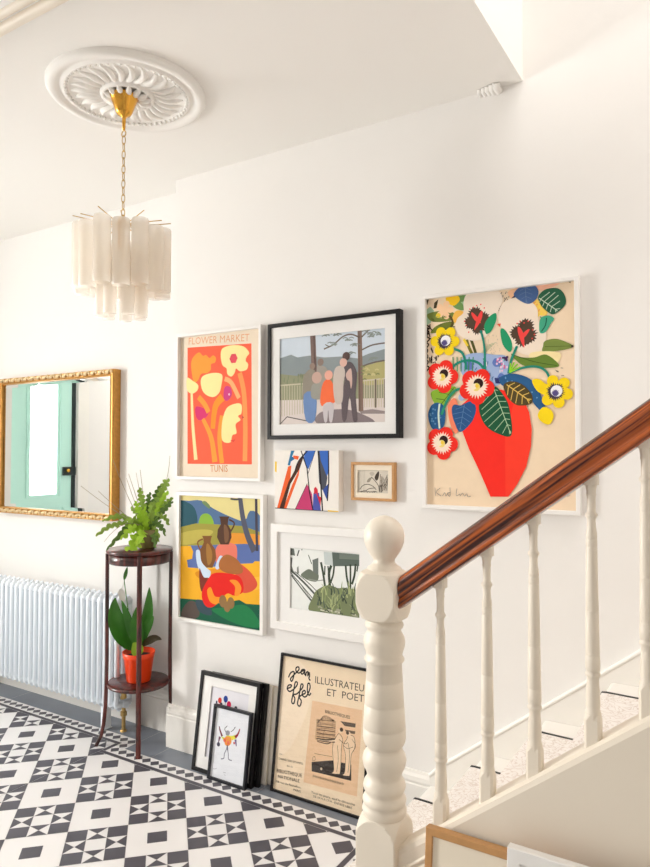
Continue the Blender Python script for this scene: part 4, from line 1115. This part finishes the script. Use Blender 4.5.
a.poly([(352, 288), (380, 300), (430, 302), (474, 292), (518, 330), (470, 338), (400, 332), (362, 306)], (104, 132, 52), True); a.stroke([(356, 292), (430, 316), (510, 330)], .0025, (64, 88, 30))
# middle tangle
a.poly([(186, 300), (230, 286), (290, 292), (336, 300), (340, 360), (300, 400), (220, 390), (176, 350)], (158, 178, 216), True)
for i in range(34):
    x, y = rnd.uniform(186, 330), rnd.uniform(296, 380); a.stroke([(x, y), (x+rnd.uniform(-6, 6), y+rnd.uniform(6, 18))], .004, rnd.choice(((56, 60, 110), (84, 120, 170), (230, 228, 232), (60, 140, 110))), False)
for c in ((206, 330), (300, 320), (318, 372)): a.poly([(c[0]-14, c[1]), (c[0]-4, c[1]-16), (c[0]+12, c[1]-8), (c[0]+14, c[1]+10), (c[0]-4, c[1]+14)], (96, 120, 186), True)
for i in range(9): a.stroke([(296+5*i, 372+rnd.uniform(-3, 3)), (300+5*i, 392)], .005, (48, 56, 110), False)
for i in range(22): a.disc((rnd.uniform(296, 338), rnd.uniform(300, 352)), 4*U, rnd.choice(((206, 110, 160), (70, 40, 90), (240, 200, 220))), 8)
for i in range(6): a.stroke([(150+14*i, 300), (152+13*i, 350)], .004, (70, 140, 90), False)
GT = (36, 136, 116)
a.stroke([(152, 272), (180, 284), (192, 312), (196, 344)], .009, GT); a.stroke([(136, 352), (164, 322), (204, 312), (240, 322), (264, 352)], .009, GT)
a.stroke([(246, 208), (258, 260), (262, 350)], .008, GT); a.stroke([(372, 262), (352, 310), (342, 356)], .009, GT)
a.stroke([(344, 356), (390, 338), (440, 334), (474, 352), (492, 396)], .008, GT)
for q in ((350, 322), (362, 318), (374, 324), (384, 334)): a.stroke([(346, 354), q], .005, (140, 206, 40), False)
# speckled blue leaf, striped leaves
a.poly([(312, 372), (350, 358), (396, 366), (430, 388), (456, 436), (470, 470), (462, 492), (430, 462), (404, 420), (360, 400), (322, 400)], (42, 92, 140), True)
for i in range(18):
    x, y = rnd.uniform(330, 450), 0; y = 372+(x-330)*.55+rnd.uniform(-6, 14); a.disc((x, y), 2.6*U, (100, 150, 190), 8)
# vase
a.poly([(132, 478), (142, 450), (158, 444), (168, 470), (172, 540), (158, 566), (140, 530)], (244, 134, 100), True)
a.poly([(160, 520), (176, 540), (206, 620), (244, 700), (280, 784), (342, 784), (372, 742), (404, 680), (420, 610), (423, 550), (414, 492), (396, 452), (366, 424), (300, 410), (220, 430), (176, 470)], (246, 46, 34))
a.poly([(330, 560), (332, 784), (342, 784), (372, 742), (404, 680), (420, 610), (423, 550), (414, 492), (396, 452), (370, 430), (350, 500)], (250, 62, 42))
leafstripe([(326, 396), (352, 384), (392, 396), (424, 432), (420, 462), (376, 468), (346, 448), (330, 420)], (336, 396), (416, 452), (82, 70, 40), (224, 186, 92), 5, .0035, .9)
leafstripe([(240, 482), (252, 440), (292, 402), (326, 434), (346, 480), (353, 570), (306, 566), (262, 536)], (290, 406), (350, 566), (26, 84, 56), (176, 206, 164), 8, .0026, 1.0)
leafstripe([(146, 490), (152, 466), (176, 468), (190, 462), (214, 454), (230, 478), (216, 524), (176, 560), (156, 528)], (190, 464), (174, 556), (42, 84, 136), (96, 136, 176), 5, .0018, .9)
leafstripe([(74, 424), (104, 410), (156, 402), (158, 424), (132, 450), (104, 482), (84, 458)], (156, 404), (98, 478), (134, 176, 52), (60, 96, 40), 4, .003, .8)
a.poly([(64, 506), (74, 470), (96, 458), (120, 472), (124, 510), (114, 546), (80, 550)], (36, 88, 136), True)
for i in range(14): a.disc((rnd.uniform(70, 118), rnd.uniform(478, 540)), 3.4*U, (90, 140, 180), 8)
a.stroke([(104, 462), (100, 500), (104, 548)], .007, (210, 226, 210)); a.stroke([(110, 500), (132, 448), (156, 418), (184, 408)], .010, (40, 140, 110)); a.disc((180, 440), 12*U, (168, 186, 216))
# anemones
def anem(c, R, rot, ext=()):
    for e in ext: a.poly(e, (246, 214, 24), True)
    a.petals(c, R*U, 6, (246, 212, 26), .62, rot); a.spiky(c, R*.40*U, R*.56*U, (70, 60, 72), 26, 4)
    a.disc((c[0]+.05*R, c[1]-.04*R), R*.34*U, (244, 242, 246)); a.spiky((c[0]-.02*R, c[1]+.10*R), R*.16*U, R*.24*U, (86, 76, 130), 14, 9)
anem((122, 246), 55, .3)
anem((506, 420), 55, .8, ([(424, 384), (446, 376), (474, 398), (470, 424), (444, 420)], [(444, 500), (462, 474), (488, 482), (499, 506), (484, 534), (456, 524)]))
def redf(c, R, rot, flip=1):
    a.petals(c, R*U, 5, (238, 44, 32), .70, rot); a.spiky(c, R*.48*U, R*.66*U, (248, 224, 204), 24, 6)
    a.disc((c[0]+.10*R, c[1]-.16*R), R*.27*U, (46, 24, 22)); a.disc((c[0]-.02*R, c[1]+.04*R), R*.22*U, (240, 214, 120)); a.disc((c[0]-.16*R, c[1]+.02*R), R*.16*U, (246, 230, 206)); a.disc((c[0]+.02*R, c[1]-.02*R), R*.10*U, (236, 200, 60))
redf((113, 368), 60, .2); redf((232, 402), 64, .6); redf((112, 598), 60, .35)
GY = (150, 138, 128)
for p in ([(88, 752), (90, 780)], [(106, 754), (92, 768), (110, 782)], [(114, 782), (122, 770), (126, 782), (134, 768)], [(140, 752), (140, 782), (132, 774), (142, 768)], [(164, 756), (162, 780), (176, 774)], [(174, 782), (184, 772), (190, 782), (198, 774), (202, 784), (212, 782)], [(530, 786), (540, 770), (548, 764), (540, 782), (556, 780)]): a.stroke(p, .0022, GY)
a.build('poster')

# ================================================================== PICTURES STANDING ON THE FLOOR
def leaning(name, label, x0, x1, h, yb, yt, depth, m, **k):
    tilt = math.atan2(yt-yb, math.sqrt(h*h-(yt-yb)**2))
    return make_frame(name, label, 'framed picture', x0, .0005, x1-x0, h, depth, yb, m, tilt=tilt, group='framed pictures leaning along the wall on the floor', **k)
# poster with handwriting
t, a = leaning('framed_poster', 'tall cream exhibition poster with looping black handwriting, black frame, standing on the floor', -1.712, -1.268, .556, 2.316, 2.392, .015, M_BLACK, prof=.0095, lip=.004, bg=(240, 218, 188), glass=True)
a.crop = (260, 650, 4.954)
a.poly([(120, 60), (230, 90), (250, 250), (150, 480), (80, 480)], (244, 224, 198), True, 3)
a.poly([(259, 248), (508, 296), (480, 724), (215, 652)], (232, 194, 156))
a.crop = (275, 655, 6.842); K = (34, 28, 26)
W1 = .0062
a.stroke([(92, 150), (108, 118), (130, 112), (126, 150), (114, 176), (106, 160), (128, 134), (146, 116), (164, 96), (160, 78), (144, 86), (146, 110), (164, 120), (184, 108), (204, 100), (188, 96), (178, 112), (186, 128), (202, 110), (205, 98), (203, 128), (212, 132)], W1, K)
a.stroke([(210, 142), (214, 118), (226, 112), (224, 140), (234, 116), (236, 140), (232, 156), (242, 172)], W1, K)
a.stroke([(84, 226), (108, 216), (112, 202), (92, 204), (84, 228), (100, 246), (126, 232), (150, 204), (152, 184), (138, 186), (126, 250), (114, 316), (128, 328), (136, 296), (126, 268), (150, 262), (184, 226), (192, 202), (178, 200), (166, 270), (154, 330), (170, 346), (180, 312), (166, 286), (186, 268), (206, 258), (204, 240), (188, 248), (188, 272), (206, 284), (224, 264), (240, 222), (236, 192), (224, 198), (222, 250), (234, 272), (246, 256)], W1, K)
a.text('ILLUSTRATEUR', (274, 188), (648, 256), .0275, (60, 52, 46)); a.text('ET  POETE', (356, 274), (640, 326), .0275, (60, 52, 46))
a.text('BIBLIOTHEQUES', (342, 392), (512, 434), .0115, (96, 78, 62), .02)
a.crop = (260, 650, 4.954)
# cartoon: shelves, two readers, dark floor
LN = (92, 74, 58)
a.poly([(280, 338), (376, 350), (372, 460), (272, 440)], (206, 168, 130)); a.poly([(256, 552), (360, 544), (452, 566), (452, 646), (256, 598)], (58, 50, 46))
rnd = random.Random(8)
a.poly([(398, 350), (474, 362), (472, 382), (420, 374)], (90, 76, 64)); a.poly([(420, 392), (472, 400), (470, 414), (430, 408)], (110, 92, 76))
for i in range(10): a.stroke([(280, 345+10*i), (330, 350+10*i+rnd.uniform(-4, 4)), (374, 356+10*i)], .0012, LN)
for i in range(26):
    x, y = rnd.uniform(282, 368), rnd.uniform(340, 440); a.stroke([(x, y), (x+rnd.uniform(-3, 6), y+rnd.uniform(8, 16))], .0011, LN, False)
for i in range(7): a.stroke([(284, 352-4*i+14), (320, 322+4*i), (372, 350)], .001, LN)
a.poly([(376, 430), (392, 412), (410, 440), (404, 480), (398, 600), (384, 612), (352, 606), (366, 590), (360, 480)], (236, 206, 172), True, 3)
a.poly([(430, 440), (440, 420), (466, 430), (470, 480), (452, 520), (446, 612), (432, 622), (408, 616), (420, 600), (424, 520), (414, 470)], (236, 206, 172), True, 3)
for P in ([(376, 430), (392, 412), (410, 440), (404, 480), (398, 600), (384, 612), (352, 606), (366, 590), (360, 480), (376, 430)], [(430, 440), (440, 420), (466, 430), (470, 480), (452, 520), (446, 612), (432, 622), (408, 616), (420, 600), (424, 520), (414, 470), (430, 440)]): a.stroke(P, .0016, K)
a.poly([(366, 440), (392, 430), (396, 446), (330, 452), (290, 444), (292, 436), (330, 442)], (236, 206, 172), True, 3); a.stroke([(290, 436), (330, 442), (366, 436)], .0014, K); a.stroke([(290, 446), (332, 454), (372, 452)], .0014, K)
a.disc((399, 398), .0095, (236, 206, 172)); a.disc((404, 392), .008, (84, 66, 54)); a.disc((440, 414), .0095, (236, 206, 172)); a.disc((434, 408), .007, (84, 66, 54))
for p in ([(384, 470), (388, 540), (380, 600)], [(438, 460), (444, 520), (436, 606)], [(414, 470), (434, 486), (462, 478)], [(456, 440), (474, 470), (462, 500)], [(392, 440), (420, 462), (436, 456)]): a.stroke(p, .0016, K)
for i in range(5): a.stroke([(282, 372+18*i), (372, 384+18*i)], .0022, LN, False)
a.stroke([(280, 436), (330, 444), (372, 440)], .003, K); a.stroke([(284, 450), (330, 462), (350, 456)], .003, K)
a.stroke([(270, 510), (358, 526)], .0014, LN, False); a.stroke([(262, 530), (270, 524), (274, 540), (262, 546), (262, 530)], .0014, LN); a.disc((304, 586), .005, (206, 186, 160))
for i, x in enumerate(range(262, 416, 12)):
    y = 622+(x-262)*.26; a.stroke([(x, y+7), (x+3, y-8), (x+6, y+6)], .0017, K, False); a.stroke([(x+6, y+2), (x+9, y-2)], .0015, K, False)
TX = (84, 74, 64)
a.text('au', (98, 514), (110, 516), .006, TX); a.text('CABINET DES ESTAMPES', (92, 538), (214, 566), .0075, TX); a.text('de la', (134, 574), (162, 580), .0065, TX)
a.text('BIBLIOTHEQUE', (84, 602), (208, 628), .0135, TX); a.text('NATIONALE', (90, 630), (196, 654), .0125, TX); a.text('58 rue de Richelieu,', (80, 652), (204, 684), .008, TX); a.text('PARIS', (166, 694), (202, 704), .008, TX)
a.text('Tous les jours, sauf le dimanche', (254, 706), (470, 770), .0085, TX); a.text('DE 10 H A 17 H - ENTREE LIBRE', (264, 726), (456, 786), .0085, TX)
a.build('poster')

# big black frame, one behind it, small one in front
t, a = leaning('framed_print', 'balloon print in a wide white mount and black frame, standing behind the smallest black frame', -2.122, -1.785, .424, 2.283, 2.345, .022, M_BLACK, prof=.017, lip=.006, board=(.048, .042, .050, .040), bcol=M_MATB, bg=(232, 230, 236))
a.crop = (185, 665, 6.19)
for c, r, col in (((216, 216), .0125, (214, 62, 52)), ((252, 208), .0145, (44, 70, 150)), ((272, 242), .0145, (206, 34, 84)), ((224, 242), .009, (40, 40, 60)), ((196, 226), .006, (60, 60, 90)), ((314, 268), .011, (50, 50, 60))):
    a.disc(c, r, col, 18, .85)
for p in ([(216, 224), (225, 262)], [(252, 218), (246, 262)], [(272, 252), (262, 300)], [(300, 262), (312, 266), (330, 272)]): a.stroke(p, .002, (50, 50, 60), False)
a.build('print')
t, a = leaning('framed_print', 'deep plain black frame hidden mostly behind the balloon print', -2.085, -1.766, .418, 2.307, 2.369, .017, M_BLACK, prof=.020, lip=.006, bg=(225, 222, 220))
a.build('print')
t, a = leaning('framed_print', 'smallest floor-standing print, spread-winged ink figure, blue-black frame', -2.008, -1.800, .308, 2.257, 2.302, .017, M_BLACKB, prof=.0115, lip=.004, bg=(236, 238, 244), glass=True)
a.crop = (185, 665, 6.19)
a.poly([(224, 436), (244, 446), (262, 432), (288, 436), (318, 430), (312, 456), (292, 452), (276, 470), (250, 470), (234, 456)], (222, 226, 70), True)
a.poly([(246, 448), (262, 438), (284, 448), (286, 480), (264, 500), (246, 484)], (240, 150, 60), True)
a.poly([(252, 408), (266, 402), (278, 412), (272, 432), (254, 430)], (150, 150, 160), True)
a.stroke([(212, 376), (218, 404), (230, 438)], (.004, .011), (120, 44, 60)); a.stroke([(340, 392), (328, 424), (310, 446)], (.004, .013), (150, 36, 50))
a.stroke([(252, 410), (246, 392), (262, 374)], .003, (50, 50, 60)); a.stroke([(284, 410), (298, 400), (312, 380)], .003, (50, 50, 60)); a.stroke([(216, 440), (206, 480)], (.012, .004), (130, 90, 110)); a.disc((207, 488), .009, (70, 66, 90))
a.stroke([(312, 458), (318, 500)], (.012, .005), (120, 100, 140)); a.disc((304, 480), .005, (200, 50, 60)); a.disc((294, 452), .007, (240, 220, 60)); a.disc((246, 462), .008, (232, 100, 60)); a.disc((268, 478), .008, (236, 110, 70))
a.stroke([(262, 492), (256, 520), (244, 546), (240, 574), (222, 578)], .0038, (110, 110, 130)); a.stroke([(264, 520), (268, 548), (270, 580), (290, 588)], .0038, (110, 110, 130)); a.stroke([(262, 492), (264, 524)], .006, (90, 90, 110))
a.stroke([(172, 636), (184, 640), (196, 636)], .0014, (150, 150, 160)); a.stroke([(236, 660), (252, 664)], .0014, (150, 150, 160)); a.stroke([(240, 676), (252, 680)], .0014, (150, 150, 160))
a.build('print')
for lab, x0, x1, h, yb, yt, c in (('thin cream board leaning behind the deep black frame, its right edge showing', -2.02, -1.752, .406, 2.341, 2.390, (236, 226, 206)),
                                  ('thin grey-beige board leaning against the wall between the cream board and the handwriting poster', -1.98, -1.712, .400, 2.356, 2.401, (226, 206, 190))):
    tl = math.atan2(yt-yb, h)
    o = thing('canvas_board', lab, 'canvas board', ((x0+x1)/2, yb, .0005), (-tl, 0, 0), 'thin boards leaning behind the black frames')
    mb = MB(); w2 = (x1-x0)/2; mb.box(-w2, w2, 0, .010, 0, h, paint(c)); bevel(mb.build('board', o), .001)
    mb = MB(); mb.box(-w2+.0015, w2-.0015, -.0006, -.0001, .0015, h-.0015, paint((240, 232, 220))); mb.build('face', o)

# two frames in front of the panel under the stairs
t, a = make_frame('framed_print', 'honey oak frame with cream mount, standing below the stair string', 'framed picture', -.606, .0005, .31, .600, .020, 1.330, M_OAK, prof=.016, tilt=math.atan2(.058, .597), lip=.005, board=(.05, .05, .06, .06), bcol=M_CREAM, bg=(226, 206, 176), group='frames leaning below the stair string')
a.build('print')
t, a = make_frame('framed_print', 'white frame overlapping the honey oak frame under the stairs, only its top edge in view', 'framed picture', -.415, .0005, .36, .635, .022, 1.285, M_FRAMEW, prof=.026, tilt=math.atan2(.062, .63), lip=.006, board=(.04, .04, .05, .05), bcol=M_MATB, bg=(206, 204, 202), group='frames leaning below the stair string')
a.build('print')

# ================================================================== LIGHT AND CAMERA
w = bpy.data.worlds.new('World'); scene.world = w; w.use_nodes = True
bg = w.node_tree.nodes['Background']; bg.inputs['Color'].default_value = (1.0, .945, .875, 1); bg.inputs['Strength'].default_value = 0.52
def area(name, loc, rot, sx, sy, power, col):
    l = bpy.data.lights.new(name, 'AREA'); l.shape = 'RECTANGLE'; l.size = sx; l.size_y = sy; l.energy = power; l.color = col
    o = bpy.data.objects.new(name, l); COL.objects.link(o); o.location = loc; o.rotation_euler = rot; return o
area('added_left_light', (XL-.25, -.17, 1.55), (0, -PI/2, 0), 1.7, .9, 265, (1, 1, .985))  # lamp added in the made-up window to brighten the hall from the left
area('door_daylight', (XL-.45, 1.12, 1.65), (0, -PI/2, 0), 1.4, .8, 60, (1, .99, .98))
area('stairwell_daylight', (.5, 1.3, 5.0), (0, 0, 0), 2.4, 2.2, 85, (1, .965, .935))

cd = bpy.data.cameras.new('camera'); cam = bpy.data.objects.new('camera', cd); COL.objects.link(cam)
cd.sensor_fit = 'HORIZONTAL'; cd.sensor_width = 36; cd.lens = F/650*36; cd.clip_start = .02
cam.matrix_world = Matrix(((_r2[0], _u2[0], -_fw[0], 0), (_r2[1], _u2[1], -_fw[1], 0), (_r2[2], _u2[2], -_fw[2], CAMH), (0, 0, 0, 1)))
cd.shift_y = -(433.5-CY)/650*0
scene.camera = cam
vs = scene.view_settings; vs.view_transform = 'Standard'; vs.look = 'None'; vs.exposure = -0.08; vs.gamma = 1; vs.use_curve_mapping = False
